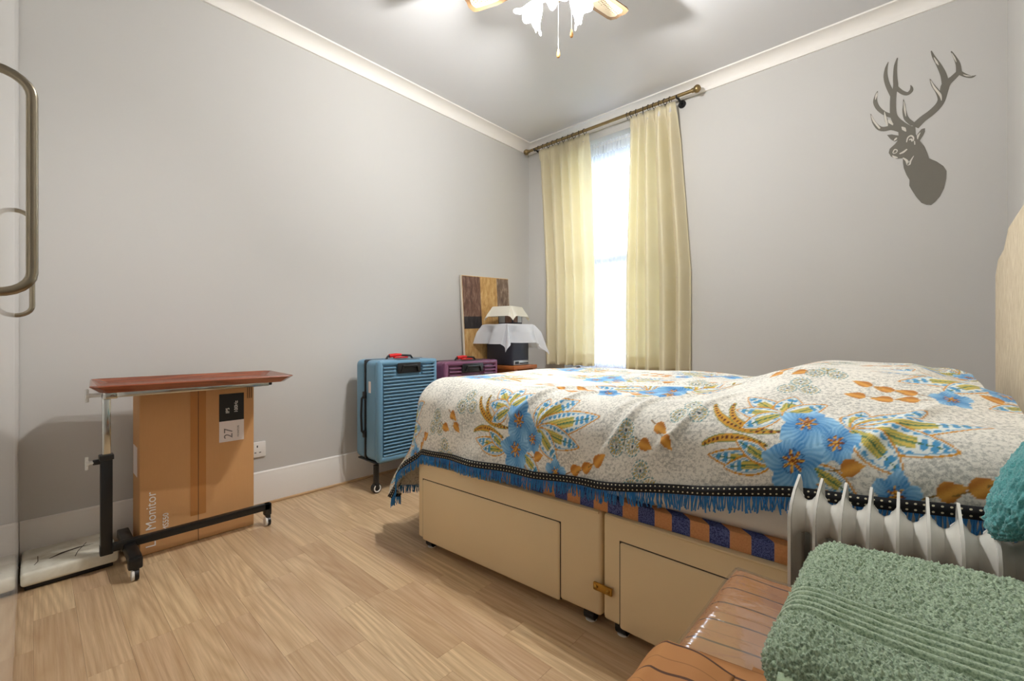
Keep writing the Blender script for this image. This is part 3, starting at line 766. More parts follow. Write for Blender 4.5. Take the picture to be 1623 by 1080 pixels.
# ================================================================== SUITCASES
def suitcase(x0, x1, y0, y1, z0, z1, mat, label, wheels, sticker):
    s = thing('suitcase', ((x0+x1)/2, (y0+y1)/2, z0 if not wheels else 0), label, 'suitcase')
    xm = x0+(x1-x0)*.42; r_ = .035
    part('rear_shell', MB().rbox((x0, y0, z0), (xm, y1, z1), r_, 4), mat, s)
    part('front_shell', MB().rbox((xm-.004, y0, z0), (x1-.022, y1, z1), r_, 4), mat, s)
    part('zip', MB().rbox((xm-.010, y0-.0015, z0+.004), (xm+.010, y1+.0015, z1+.0015), .012, 2), 'black_plastic', s)
    # ribbed front: horizontal corrugations, left clear round the handle recess
    rb = MB(); yc = (y0+y1)/2; hw = (y1-y0)*.20; n = 26
    za, zb = z0+.035, z1-.032; p = (zb-za)/n
    prof = []
    for k in range(n):
        z = za+p*k; prof += [(x1-.020, z), (x1-.001, z+p*.06), (x1+.002, z+p*.28), (x1-.001, z+p*.5), (x1-.020, z+p*.56)]
    for ya, yb, ztop in ((y0+.035, y1-.025, zb-.072), (y0+.035, yc-hw-.012, zb), (yc+hw+.012, y1-.025, zb)):
        pr = [q for q in prof if q[1] <= ztop and (ztop == zb-.072 or q[1] > zb-.072)]
        b = len(rb.v)
        for yy in (ya, yb): rb.v += [(x, yy, z) for x, z in pr]
        N = len(pr); rb.f += [(b+i, b+i+1, b+N+i+1, b+N+i) for i in range(N-1)]
        for e in (0, N): rb.f += [tuple(b+e+5*i+q_ for q_ in range(5)) for i in range(N//5)]
    part('ribbed_panel', rb, mat, s, False)
    part('front_rim', MB().rbox((x1-.05, y0, z0+.002), (x1-.001, y0+.037, z1-.002), .018, 3).rbox((x1-.05, y1-.026, z0+.002), (x1-.001, y1, z1-.002), .012, 3).rbox((x1-.05, y0+.005, z1-.034), (x1-.001, y1-.005, z1), .014, 3).rbox((x1-.05, y0+.005, z0), (x1-.001, y1-.005, z0+.036), .014, 3), mat, s)
    rc = part('handle_recess', MB().rbox((x1-.012, yc-hw, z1-.085), (x1+.001, yc+hw, z1-.018), .010, 3).rbox((x1-.05, yc-hw, z1-.012), (x1-.008, yc+hw, z1+.002), .005, 2), 'black_plastic', s)
    part('pull_bar', MB().tube([(x1+.002, yc-hw*.72, z1-.075), (x1+.004, yc-hw*.6, z1-.04), (x1+.004, yc+hw*.6, z1-.04), (x1+.002, yc+hw*.72, z1-.075)], .008, 8), 'black_metal', rc)
    zt = z1+.002
    hd_ = part('top_handle', MB().tube([(xm+.05, yc-.10, zt-.004), (xm+.05, yc-.085, zt+.016), (xm+.05, yc, zt+.022), (xm+.05, yc+.085, zt+.016), (xm+.05, yc+.10, zt-.004)], .007, 8), 'black_plastic', s)
    part('red_ribbon', MB().tube([(xm+.05, yc-.075, zt+.018), (xm+.055, yc-.03, zt+.024), (xm+.05, yc+.01, zt+.024)], [.013, .011, .009], 10).rbox((xm+.05, yc-.05, zt+.004), (xm+.075, yc+.05, zt+.012), .003), 'red_strap', hd_)
    zc = (z0+z1)/2-.03; xs = xm+.002
    sh = part('side_handle', MB().tube([(xs, y0-.002, zc-.12), (xs, y0-.02, zc-.10), (xs, y0-.024, zc), (xs, y0-.02, zc+.10), (xs, y0-.002, zc+.12)], .007, 8), 'black_plastic', s)
    for dz in (-.12, .12): part('handle_mount', MB().rbox((xs-.012, y0-.012, zc+dz-.022), (xs+.02, y0+.004, zc+dz+.022), .005), 'black_plastic', sh)
    if sticker: part('sticker', MB().box((xm+.05, y0-.0012, z1-.20), (xm+.075, y0+.002, z1-.13)), 'label_white', s, False)
    if wheels:
        for wx in (x0+.05, x1-.05):
            for wy in (y0+.06, y1-.06):
                part('wheel', MB().cyl((wx, wy-.012, .024), (wx, wy+.012, .024), .024, 16).rbox((wx-.02, wy-.018, .03), (wx+.02, wy+.018, z0+.01), .006), 'black_plastic', s)
    return s
suitcase(.095, .378, -1.83, -1.395, .187, .803, 'suit_blue', 'blue ribbed hard shell suitcase standing on a low castor stand', False, True)
suitcase(.125, .365, -1.315, -.80, .055, .772, 'suit_purple', 'purple ribbed hard shell suitcase beside the blue one', True, False)
sn = thing('castor_stand', (.235, -1.61, 0), 'low black castor stand under the blue suitcase', 'stand')
part('platform', MB().rbox((.12, -1.825, .176), (.345, -1.40, .187), .006), 'black_plastic', sn)
for x, y_ in ((.318, -1.812), (.318, -1.42), (.14, -1.42)):
    if True:
        part('leg', MB().cyl((x, y_, .05), (x, y_, .168), .017, 14), 'black_metal', sn)
        c = part('castor', MB().cyl((x-.014, y_, .03), (x+.014, y_, .03), .029, 20).rbox((x-.02, y_-.014, .03), (x+.02, y_+.014, .062), .006), 'black_plastic', sn)
        part('hub_ring', MB().tube([(x+.0145, y_+.02*math.cos(a), .03+.02*math.sin(a)) for a in [2*PI*k/20 for k in range(20)]], .004, 6, closed=True).tube([(x-.0145, y_+.02*math.cos(a), .03+.02*math.sin(a)) for a in [2*PI*k/20 for k in range(20)]], .004, 6, closed=True), 'rubber_white', c)

# ================================================================== CANVAS leaning in the corner
cv = thing('canvas_painting', (.05, -.60, 0), 'tall abstract canvas of brown and gold blocks leaning on the wall', 'painting')
mtx = Matrix.Translation(Vector((.075, -.55, 0))) @ Matrix.Rotation(R(2.2), 4, 'X') @ Matrix.Rotation(R(-1.6), 4, 'Y')
def cbox(y0, y1, z0, z1, x0, x1): 
    b = MB().box((x0, y0, z0), (x1, y1, z1)); b.v = [tuple(mtx @ Vector(p)) for p in b.v]; return b
part('canvas', cbox(-.275, .275, .012, 1.455, -.022, 0), 'canvas_gold', cv, False)
part('canvas_side', cbox(-.277, .277, .010, 1.457, -.024, -.002), 'canvas_edge', cv, False)
for y0, y1, z0, z1, k in ((-.272, -.075, 1.12, 1.45, 'canvas_brown'), (-.272, -.075, 1.02, 1.12, 'canvas_dark'), (-.065, .115, 1.0, 1.45, 'canvas_gold'), (.125, .272, .98, 1.45, 'canvas_taupe'),
                          (-.272, -.075, .55, 1.0, 'canvas_gold'), (-.065, .115, .55, .98, 'canvas_gold'), (.125, .272, .5, .96, 'canvas_gold'), (-.272, .272, .05, .48, 'canvas_brown')):
    part('painted_block', cbox(y0, y1, z0, z1, -.001, .0012), k, cv, False)

# ================================================================== SIDE TABLE with covered machine
tz = .715
sdt = thing('side_table', (.27, -.53, 0), 'small orange-brown wooden side table in the corner', 'table')
part('top', MB().rbox((.105, -.685, tz-.03), (.43, -.40, tz), .006), 'side_wood', sdt)
for x in (.13, .405):
    for y_ in (-.655, -.43): part('leg', MB().rbox((x-.018, y_-.018, 0), (x+.018, y_+.018, tz-.03), .003), 'side_wood', sdt)
part('apron', MB().box((.14, -.66, tz-.07), (.40, -.645, tz-.03)).box((.14, -.44, tz-.07), (.40, -.425, tz-.03)), 'side_wood', sdt, False)
cs_ = thing('printer', (.25, -.565, tz), 'dark printer under a white cloth on the side table', 'printer')
part('casing', MB().rbox((.10, -.665, tz), (.395, -.465, 1.035), .012, 3), 'navy_plastic', cs_)
part('front_panel', MB().rbox((.385, -.655, tz+.004), (.402, -.475, tz+.04), .003), 'silver_plastic', cs_)
part('slot', MB().box((.400, -.645, tz+.012), (.4035, -.60, tz+.032)).box((.400, -.59, tz+.012), (.4035, -.485, tz+.022)), 'black_plastic', cs_, False)

def drape_mesh(cx, cy, hx, hy, ztop, over, flare, n=70, rad=.015, wob=.012, seed=1, rot=0):
    """cloth over a block: over = (−x, +x, −y, +y) overhang"""
    rnd = random.Random(seed); ph = [rnd.uniform(0, 6) for _ in range(6)]
    v = []
    xs = np.linspace(-hx-over[0], hx+over[1], n); yy = np.linspace(-hy-over[2], hy+over[3], n)
    for b in yy:
        for a in xs:
            ix, iy = max(-hx, min(hx, a)), max(-hy, min(hy, b))
            dx, dy = a-ix, b-iy; d = math.hypot(dx, dy)
            if d < 1e-6: p = (ix, iy, ztop)
            else:
                nx, ny = dx/d, dy/d; q = PI/2*rad
                if d < q: t = d/rad; o_, dz = rad*math.sin(t), rad*(1-math.cos(t))
                else: o_, dz = rad+(d-q)*flare, rad+(d-q)*math.sqrt(1-flare*flare)
                s_ = math.atan2(ny, nx)
                o_ += wob*min(1, d/.08)*(math.sin(5*s_+ph[0]+20*(ix+iy))+.6*math.sin(9*s_+ph[1]+31*(ix-iy)))
                p = (ix+nx*o_, iy+ny*o_, ztop-dz)
            c, s = math.cos(rot), math.sin(rot)
            v.append((cx+c*p[0]-s*p[1], cy+s*p[0]+c*p[1], p[2]+.0015*math.sin(30*a+ph[2])*math.sin(27*b+ph[3])))
    f = [(j*n+i, j*n+i+1, (j+1)*n+i+1, (j+1)*n+i) for j in range(n-1) for i in range(n-1)]
    return MB().add(v, f)
o = single('cover_cloth', drape_mesh(.255, -.57, .15, .13, 1.047, (.02, .17, .18, .22), .36, 90, .02, .026, 5, R(-8)), 'white_sheer', (.26, -.56, .90), 'sheer white cloth draped over the dark printer', 'cloth', fix=False)
hm = thing('photo_box', (.25, -.53, 1.05), 'small picture-sided box under a cream cloth on top of the printer', 'box')
part('body', MB().rbox((.17, -.595, 1.0500), (.33, -.475, 1.1480), .004), 'navy_plastic', hm)
for (a, b, k) in ((-.585, -.535, 'canvas_brown'), (-.533, -.485, 'silver_plastic')): part('picture', MB().box((.329, a, 1.0630), (.3315, b, 1.1330)), k, hm, False)
for (a, b, k) in ((.18, .245, 'silver_plastic'), (.25, .32, 'canvas_brown')): part('picture', MB().box((a, -.5965, 1.0600), (b, -.594, 1.1230)), k, hm, False)
single('cover_cloth', drape_mesh(.24, -.56, .085, .085, 1.1930, (.10, .10, .10, .10), .50, 60, .012, .008, 9, R(12)), 'cream_cloth', (.25, -.53, 1.1), 'stiff cream cloth tented over the small picture box', 'cloth', fix=False)
# a stand inside holds the cream cloth clear of the box
part('lid_knob', MB().rbox((.22, -.56, 1.1460), (.28, -.50, 1.1910), .008), 'navy_plastic', hm)

# ================================================================== DIVAN BED
bed = thing('divan_bed', (2.0, -1.3, 0), 'beige fabric divan bed base with drawers and upholstered headboard', 'bed')
def section(ax, ay, L, rot, dr0, dr1, rounded):
    T = Matrix.Translation(Vector((ax, ay, 0))) @ Matrix.Rotation(rot, 4, 'Z')
    def X(b): b.v = [tuple(T @ Vector(p)) for p in b.v]; return b
    W = 1.37; zb, zt = .045, .385
    s = part('base_section', X(MB().rbox((0, 0, zb), (L-.003, W, zt), .012, 3)), 'divan_fabric', bed)
    # drawer front, a hair proud, with a dark strip behind it painting in the shadow line
    part('shade_strip', X(MB().rbox((dr0-.005, -.0012, zb-.001), (dr1+.005, .01, .316), .004, 1)), 'divan_edge', s, False)
    part('drawer_front', X(MB().rbox((dr0, -.006, zb-.004), (dr1, .012, .311), .010, 3)), 'divan_fabric', s)
    part('edge_piping', X(MB().tube([(.01, -.001, zt-.004), (L-.012, -.001, zt-.004)], .004, 8)), 'divan_fabric', s)
    for (x, y_) in ((.05, .04), (L-.06, .04), (.05, W-.06), (L-.06, W-.06)):
        c = part('castor', X(MB().rbox((x-.02, y_-.02, .02), (x+.02, y_+.02, zb+.003), .004).cyl((x-.018, y_, .022), (x+.018, y_, .022), .021, 16)), 'black_plastic', s)
        part('glide', X(MB().cyl((x, y_, 0), (x, y_, .004), .019, 18)), 'rubber_white', c)
section(1.064, -2.040, .917, R(3.4), .035, .76, True)
section(1.983, -1.985, .955, R(0), .06, .80, True)
cl = part('joining_clip', MB().rbox((1.955, -2.001, .135), (2.022, -1.992, .160), .003), 'brass', bed)
for x in (1.966, 2.010): part('screw', MB().lathe([(.0001, .0), (.006, 0), (.007, .003), (.004, .006), (.0001, .007)], 12, (x, -2.001, .1475), Matrix.Rotation(R(90), 3, 'X')), 'brass', cl)
# headboard: shaped top with clipped shoulders
hb = [(-2.02, .25), (-2.02, 1.20), (-1.96, 1.26), (-1.80, 1.28), (-1.70, 1.34), (-1.30, 1.37), (-.90, 1.34), (-.80, 1.28), (-.66, 1.26), (-.585, 1.20), (-.585, .25)]
o = part('headboard', MB().prism(hb, lambda u, v_, d: (2.965+d, u, v_), 0, .075), 'chenille', bed)
bv = o.modifiers.new('soft', 'BEVEL'); bv.width = .015; bv.segments = 3

ms = thing('mattress', (2.0, -1.3, .385), 'mattress with blue and orange check border under the bedspread', 'mattress')
mt_ = Matrix.Translation(Vector((1.085, -1.998, 0))) @ Matrix.Rotation(R(1.2), 4, 'Z')
mm = MB().rbox((0, 0, .385), (1.865, 1.36, .435), .004, 2); mm.v = [tuple(mt_ @ Vector(p)) for p in mm.v]
part('ticking_border', mm, 'check_ticking', ms)
mm = MB().rbox((0, .004, .43), (1.865, 1.355, .69), .05, 4); mm.v = [tuple(mt_ @ Vector(p)) for p in mm.v]
part('sheeted_top', mm, 'mattress_white', ms)

# ================================================================== BEDSPREAD
# flat cloth coordinates: s along the bed (0 at the foot edge), t across it (0 at the near edge); the printed pattern lives on them
RAD = .13; ZT = .752
BS0, BS1, BT0, BT1 = RAD, 1.86, RAD, 1.36-RAD      # inner rectangle (flat on top)
def hemT(s): return -(.085+.205) + .0 * s           # near hem (measured from the inner rectangle by hang below)
s_ax = np.concatenate([np.linspace(-.53, 1.91, 770)])
t_ax = np.concatenate([np.linspace(-.275, .62, 300), np.linspace(.62, 1.60, 150)[1:]])
S, T_ = np.meshgrid(s_ax, t_ax)
# the cloth lies skewed: it is drawn up over the bed towards the head
lift = np.interp(S, [0, .4, .75, 1.0, 1.3, 1.5, 1.87], [0, .025, .035, .06, .11, .15, .19])
Tm = T_ + lift*np.clip(1.2-(T_+.27)/1.2, 0, 1)
ix = np.clip(S, BS0, 3); iy = np.clip(Tm, BT0, BT1)
dx, dy = S-ix, Tm-iy
d = np.hypot(dx, dy); dd = np.maximum(d, 1e-9); nx, ny = dx/dd, dy/dd
d = np.minimum(d, .645+.02*np.clip(d-.645, 0, 1))
q = PI/2*RAD; th = np.minimum(d, q)/RAD
flare = .06 + .26*np.clip(-nx, 0, 1)*np.clip((.7-np.clip(Tm, 0, 9))/.5+.5, 0, 1)
out = RAD*np.sin(th) + np.maximum(d-q, 0)*flare
drop = RAD*(1-np.cos(th)) + np.maximum(d-q, 0)*np.sqrt(1-flare**2)
# gentle folds in the hanging part
fold = np.maximum(d-.10, 0)
out = out + fold*.05*np.sin(S*9+T_*11+.5) + fold*.03*np.sin(S*21-T_*17)
Xl = ix+nx*out; Yl = iy+ny*out; Zl = ZT-drop
# crowned duvet, pillows, creases
top = np.clip(1-d/.25, 0, 1)
def bump(a, b, sa, sb, h): return h*np.exp(-((S-a)/sa)**2-((T_-b)/sb)**2)
pil = np.clip((S-1.15)/.36, 0, 1); pil = pil*pil*(3-2*pil)
pe = np.clip((1.88-S)/.14, 0, 1); pe = .45+.55*pe*pe*(3-2*pe)
across = np.clip((T_+.02)/.30, 0, 1)*np.clip((1.42-T_)/.25, 0, 1)
Zl = Zl + .095*pil*pe*across*(1-.25*np.exp(-((T_-.68)/.10)**2))
Zl = Zl + bump(1.85, .25, .06, .10, .03) + bump(1.86, 1.1, .05, .08, .03)
Zl = Zl + (.006*np.sin(S*5+T_*3)+.004*np.sin(S*11-T_*7))*top
def ridge(p, q_, h, wd_):
    global Zl, Yl
    px, py = p; ux, uy = q_[0]-px, q_[1]-py; L = math.hypot(ux, uy); ux /= L; uy /= L
    a = (S-px)*ux+(T_-py)*uy; b = -(S-px)*uy+(T_-py)*ux + .012*np.sin(a*14)
    e = np.clip(a/.08, 0, 1)*np.clip((L-a)/.08, 0, 1)
    g = h*e*np.exp(-(b/wd_)**2); Zl = Zl+g*.8; Yl = Yl-g*.5
for p_, q_, h, w_ in (((.62, -.10), (.92, .34), .014, .016), ((.72, -.12), (1.02, .26), .011, .014), ((.98, -.22), (1.25, .22), .013, .016), ((1.02, -.05), (1.18, .36), .010, .016),
                     ((.9, .30), (1.35, .42), .016, .022), ((.75, .42), (1.3, .55), .014, .022), ((1.15, -.2), (1.38, .12), .010, .015), ((.3, -.2), (.36, .1), .008, .02), ((1.6, -.2), (1.8, .1), .012, .02), ((1.0, .62), (1.2, 1.1), .012, .03)):
    ridge(p_, q_, h, w_)

# ---- print
rgb = np.empty(S.shape+(3,)); rgb[:] = lin((232, 229, 219))
def paint(mask, c):
    rgb[mask] = lin(c)
def blend(mask, a):      # a: array of colours for mask
    rgb[mask] = a
U_, V_ = .00064, .00080      # motif drawing units -> metres along / across the cloth
def motif(s0, t0, flip=1, sc=1.0, parts='all'):
    X = (S-s0)/(U_*sc)*flip; Y = -(T_-t0)/(V_*sc)        # motif units: x along, y towards the hem
    box = (np.abs(X) < 900) & (np.abs(Y) < 420)
    if not box.any(): return
    jj, ii = np.where(box); j0, j1, i0, i1 = jj.min(), jj.max()+1, ii.min(), ii.max()+1
    x = X[j0:j1, i0:i1]; y = Y[j0:j1, i0:i1]; sub = rgb[j0:j1, i0:i1]
    def put(mk, c): sub[mk] = lin(c)
    def petal(bx, by, tx, ty, wd_):
        ax_, ay_ = tx-bx, ty-by; L = math.hypot(ax_, ay_); ax_ /= L; ay_ /= L
        a = ((x-bx)*ax_+(y-by)*ay_)/L; c = (-(x-bx)*ay_+(y-by)*ax_)
        prof = wd_*np.sin(PI*np.clip(a, 0, 1)**.78)**.75
        ins = (a > 0) & (a < 1) & (np.abs(c) < prof)
        edge = ins & ((np.abs(c) > prof-6) | (a > .96))
        put(ins, (222, 228, 224))
        inner = ins & (a < .62) & (np.abs(c) < prof*.42)
        ang = np.arctan2(c, a*L+20)
        put(inner, (206, 182, 84)); put(inner & (np.sin(ang*70) > .45), (136, 150, 84))
        put(ins & (np.abs(c) < 2.5) & (a < .85), (60, 110, 74))
        dots = ins & ~inner & (np.abs(c) < prof-13)
        gx = ((a*L+8) % 27)-13.5; gc = ((np.abs(c)+4) % 27)-13.5
        put(dots & (gx**2+gc**2 < 85), (70, 148, 196))
        put(ins & (np.abs(c) > prof-13) & (np.abs(c) < prof-9), (120, 170, 200))
        put(edge, (206, 142, 34))
    def cres(pts, w0):
        P = np.array(pts, float); n = 26; tt = np.linspace(0, 1, n)
        B = ((1-tt)**2)[:, None]*P[0]+(2*tt*(1-tt))[:, None]*P[1]+(tt**2)[:, None]*P[2]
        best = np.full(x.shape, 1e9); arg = np.zeros(x.shape)
        for k in range(n-1):
            ux, uy = B[k+1]-B[k]; L2 = ux*ux+uy*uy
            h = np.clip(((x-B[k, 0])*ux+(y-B[k, 1])*uy)/L2, 0, 1)
            dd_ = np.hypot(x-B[k, 0]-h*ux, y-B[k, 1]-h*uy); mk = dd_ < best
            best = np.where(mk, dd_, best); arg = np.where(mk, (k+h)/(n-1), arg)
        wd_ = w0*np.sin(PI*np.clip(arg*.86+.1, 0, 1))+1.5
        L = float(np.hypot(*(np.diff(B, axis=0).T)).sum())
        put(best < wd_+3, (120, 138, 70)); put(best < wd_, (206, 152, 48))
        put(((((arg*L) % 19)-9.5)**2+best**2 < 30) & (best < wd_), (96, 44, 24))
    def flower(cx, cy, r0, ph, squash=1.0):
        a = np.arctan2((y-cy)/squash, x-cx); rr = np.hypot(x-cx, (y-cy)/squash)
        R_ = r0*(.86+.14*np.cos(5*a+ph)+.04*np.cos(13*a))
        ins = rr < R_
        f = rr/np.maximum(R_, 1); st_ = .5+.5*np.sin(a*26+5*np.sin(rr*.05)+ph); lob = .5+.5*np.cos(5*a+ph+.6)
        k = np.clip(.10+.55*f*st_+.55*lob*f-.1, 0, 1)[..., None]
        colr = np.array(lin((48, 126, 190)))*(1-k)+np.array(lin((156, 206, 234)))*k
        sub[ins] = colr[ins]
        put(ins & (f > .30) & (f < .40) & (st_ > .4), (28, 92, 150))
        sp_ = rr < r0*(.24+.13*np.sin(a*7+ph))
        put(sp_, (190, 118, 30)); put(sp_ & (st_ > .65), (112, 58, 20)); put(sp_ & (st_ < .2), (226, 178, 76))
    def bud(cx, cy, L, ang):
        ca, sa = math.cos(ang), math.sin(ang)
        a = ((x-cx)*ca+(y-cy)*sa)/L; c = -(x-cx)*sa+(y-cy)*ca
        w1 = L*.34*np.sin(PI*np.clip(a, 0, 1)**.6)
        ins = (a > 0) & (a < 1) & (np.abs(c) < w1)
        st_ = np.sin(c*.5+a*2+1.1)
        kk = np.clip(.5+.5*np.sin(c*.16+a*2.2), 0, 1)[..., None]; cc = np.array(lin((178, 112, 36)))*(1-kk)+np.array(lin((216, 156, 66)))*kk; sub[ins] = cc[ins]
        put((a > -.5) & (a <= 0) & (np.abs(c) < 2.2), (128, 96, 40))
    def trifl(cx, cy):
        for (dx_, dy_) in ((0, -40), (-40, 22), (42, 20)):
            rr = np.hypot(x-cx-dx_, y-cy-dy_); a = np.arctan2(y-cy-dy_, x-cx-dx_)
            put((rr < 38) & (rr > 33) & (np.sin(a*14) > -.5), (84, 142, 146)); put((rr < 30) & (rr > 13) & (np.sin(a*14) > .1), (188, 162, 74))
            put((rr < 26) & (rr > 10) & (np.sin(a*14) < -.5), (96, 160, 190)); put(rr < 6, (70, 84, 84))
        put((np.abs(x-cx) < 2) & (np.abs(y-cy) < 20), (120, 112, 60))
    # crescents, leaf fans, flowers, sprigs
    cres([(-340, -95), (-300, 40), (-80, 40)], 12); cres([(-270, -110), (-280, 20), (-130, 30)], 9); cres([(-350, 75), (-260, 30), (-120, 85)], 11)
    for tx, ty, wd_ in ((-235, -175, 50), (-65, -190, 54), (50, -150, 44), (-255, -65, 44), (-215, 25, 40)): petal(-85, -45, tx, ty, wd_)
    for tx, ty, wd_ in ((-330, 110, 36), (-270, 150, 34), (-230, 60, 30)): petal(-95, 140, tx, ty, wd_)
    for tx, ty, wd_ in ((165, -125, 50), (345, -130, 60), (500, -45, 56), (410, 90, 52), (275, 155, 50)): petal(135, 25, tx, ty, wd_)
    for tx, ty, wd_ in ((60, 215, 34), (160, 225, 36)): petal(25, 150, tx, ty, wd_)
    flower(95, 75, 74, 1.2); flower(-30, 135, 102, 2.1); flower(0, 0, 98, .3); flower(255, 205, 66, .9)
    bud(110, 150, 70, -.2)
    for (bx_, by_, an) in ((350, 195, -.35), (420, 180, -.4), (490, 150, -.45), (345, 240, .1), (420, 250, .05), (505, 240, -.1)): bud(bx_, by_, 74, an)
    trifl(650, 60); trifl(735, 205); trifl(-430, -60) if parts == 'all' else None
    bud(-560, 0, 70, .6); bud(-620, 60, 70, .5); bud(-520, 50, 64, .8)

PER = .86
def lattice():
    for k in range(-1, 3): motif(.67+PER*k, -.085)
    for k in range(-1, 3): motif(.24+PER*k, .30, -1, 1, 'few')
    for k in range(-1, 3): motif(.67+PER*k, .68)
    for k in range(-1, 3): motif(.24+PER*k, 1.06, -1)
    for k in range(-1, 3): motif(.67+PER*k, 1.42)
lattice()

nT, nS = S.shape
TB = Matrix.Translation(Vector((.995, -2.052, 0))) @ Matrix.Rotation(R(1.4), 4, 'Z')
ca, sa = math.cos(R(1.4)), math.sin(R(1.4))
Xw = .995+ca*Xl-sa*Yl; Yw = -2.052+sa*Xl+ca*Yl; Zw = np.maximum(Zl, .17)
co = np.stack([Xw, Yw, Zw], -1).reshape(-1, 3)
idx = np.arange(nT*nS).reshape(nT, nS)
quads = np.stack([idx[:-1, :-1], idx[:-1, 1:], idx[1:, 1:], idx[1:, :-1]], -1).reshape(-1, 4)
def np_mesh(name, co, quads, uv=None, col=None, smooth=True):
    me = bpy.data.meshes.new(name)
    me.vertices.add(len(co)); me.vertices.foreach_set('co', co.astype(np.float32).ravel())
    me.loops.add(quads.size); me.loops.foreach_set('vertex_index', quads.astype(np.int32).ravel())
    me.polygons.add(len(quads)); me.polygons.foreach_set('loop_start', np.arange(0, quads.size, 4, dtype=np.int32))
    me.update(calc_edges=True)
    if uv is not None:
        l = me.uv_layers.new(name='UVMap'); l.data.foreach_set('uv', uv[quads.ravel()].astype(np.float32).ravel())
    if col is not None:
        a = me.color_attributes.new('print', 'FLOAT_COLOR', 'POINT')
        a.data.foreach_set('color', np.concatenate([col, np.isclose(col[:, :1], lin((232, 229, 219))[0])], 1).astype(np.float32).ravel())
    me.polygons.foreach_set('use_smooth', np.ones(len(quads), dtype=bool)); me.validate(); me.update()
    return me
sp = thing('bedspread', (2.0, -1.3, .69), 'cream bedspread printed with blue flowers and gold leaves', 'bedspread')
me = np_mesh('cloth', co - np.array((2.0, -1.3, .69)), quads, np.stack([S, T_], -1).reshape(-1, 2), rgb.reshape(-1, 3))
o = bpy.data.objects.new('cloth', me); COL.objects.link(o); o.parent = sp; me.materials.append(m('bedspread_print'))
# hem path: near side (from head to foot), then foot side
hemrow = [tuple(co[idx[0, i]]) for i in range(nS-1, -1, -3)] + [tuple(co[idx[j, 0]]) for j in range(3, nT, 3)]
hemup = [tuple(co[idx[7, i]]) for i in range(nS-1, -1, -3)] + [tuple(co[idx[j, 7]]) for j in range(3, nT, 3)]
cen = Vector((2.0, -1.3, 0))
hp = [Vector(p) for p in hemrow]; hu = [Vector(p) for p in hemup]
dist = [0]
for a, b in zip(hp, hp[1:]): dist.append(dist[-1]+(b-a).length)
bv_, bq, buv = [], [], []
for k, (p, u) in enumerate(zip(hp, hu)):
    up = (u-p); up = up.normalized() if up.length > 1e-6 else Vector((0, 0, 1))
    o3 = Vector((p.x-cen.x, p.y-cen.y, 0)); o3 = Vector((-1, 0, 0)) if k >= len(range(nS-1, -1, -3)) else Vector((0, -1, 0))
    a0 = p - up*.002 + o3*.004; a1 = p + up*.023 + o3*.004
    bv_ += [tuple(a0), tuple(a1)]; buv += [(dist[k], 0), (dist[k], 1)]
    if k: bq.append((2*k-2, 2*k, 2*k+1, 2*k-1))
me = np_mesh('braid', np.array(bv_)-np.array((2.0, -1.3, .69)), np.array(bq), np.array(buv))
o = bpy.data.objects.new('braid', me); COL.objects.link(o); o.parent = sp; me.materials.append(m('black_braid')); o['label'] = 'black braid trim with pale dots'
o.modifiers.new('thick', 'SOLIDIFY').thickness = .003
fg = MB(); rnd = random.Random(4)
L_ = dist[-1]; pos = 0; k = 0
while pos < L_-.004:
    while dist[k+1] < pos: k += 1
    t = (pos-dist[k])/max(dist[k+1]-dist[k], 1e-6); p = hp[k].lerp(hp[k+1], t)
    tan = (hp[k+1]-hp[k]).normalized(); o3 = Vector((-1, 0, 0)) if k+1 >= len(range(nS-1, -1, -3)) else Vector((0, -1, 0))
    ln = rnd.uniform(.032, .046); sw = rnd.uniform(-.010, .010); ot_ = rnd.uniform(.001, .009)
    b = len(fg.v); w_ = .0017
    q1 = p + o3*.003; q2 = p + o3*ot_ + tan*sw*.5 + Vector((0, 0, -ln*.55)); q3 = p + o3*(ot_*.8) + tan*sw + Vector((0, 0, -ln))
    for q_ in (q1, q2, q3): fg.v += [tuple(q_-tan*w_), tuple(q_+o3*.002), tuple(q_+tan*w_)]
    for i in range(2):
        fg.f += [(b+3*i, b+3*i+1, b+3*i+4, b+3*i+3), (b+3*i+1, b+3*i+2, b+3*i+5, b+3*i+4)]
    pos += rnd.uniform(.0022, .0042)
part('fringe', fg, 'blue_thread', sp, False, 'blue thread fringe', kind='stuff', fix=False)

# ================================================================== OIL RADIATOR
rd = thing('oil_radiator', (2.74, -2.145, 0), 'white oil filled radiator with fins standing beside the bed', 'radiator')
ry0, ry1, rz0, rz1 = -2.222, -2.078, .09, .655
def fin_outline(ins):
    c = .040; k = ins*.8
    return [(ry0+ins, rz0+c), (ry0+c*.6, rz0+ins), (ry1-c*.6, rz0+ins), (ry1-ins, rz0+c), (ry1-ins, rz1-.075), (ry1-.012-k, rz1-.022-k), (ry1-.034-k*.5, rz1-k), (ry0+.050+k*.5, rz1-.017-k), (ry0+.014+k, rz1-.036-k), (ry0+ins, rz1-.060)]
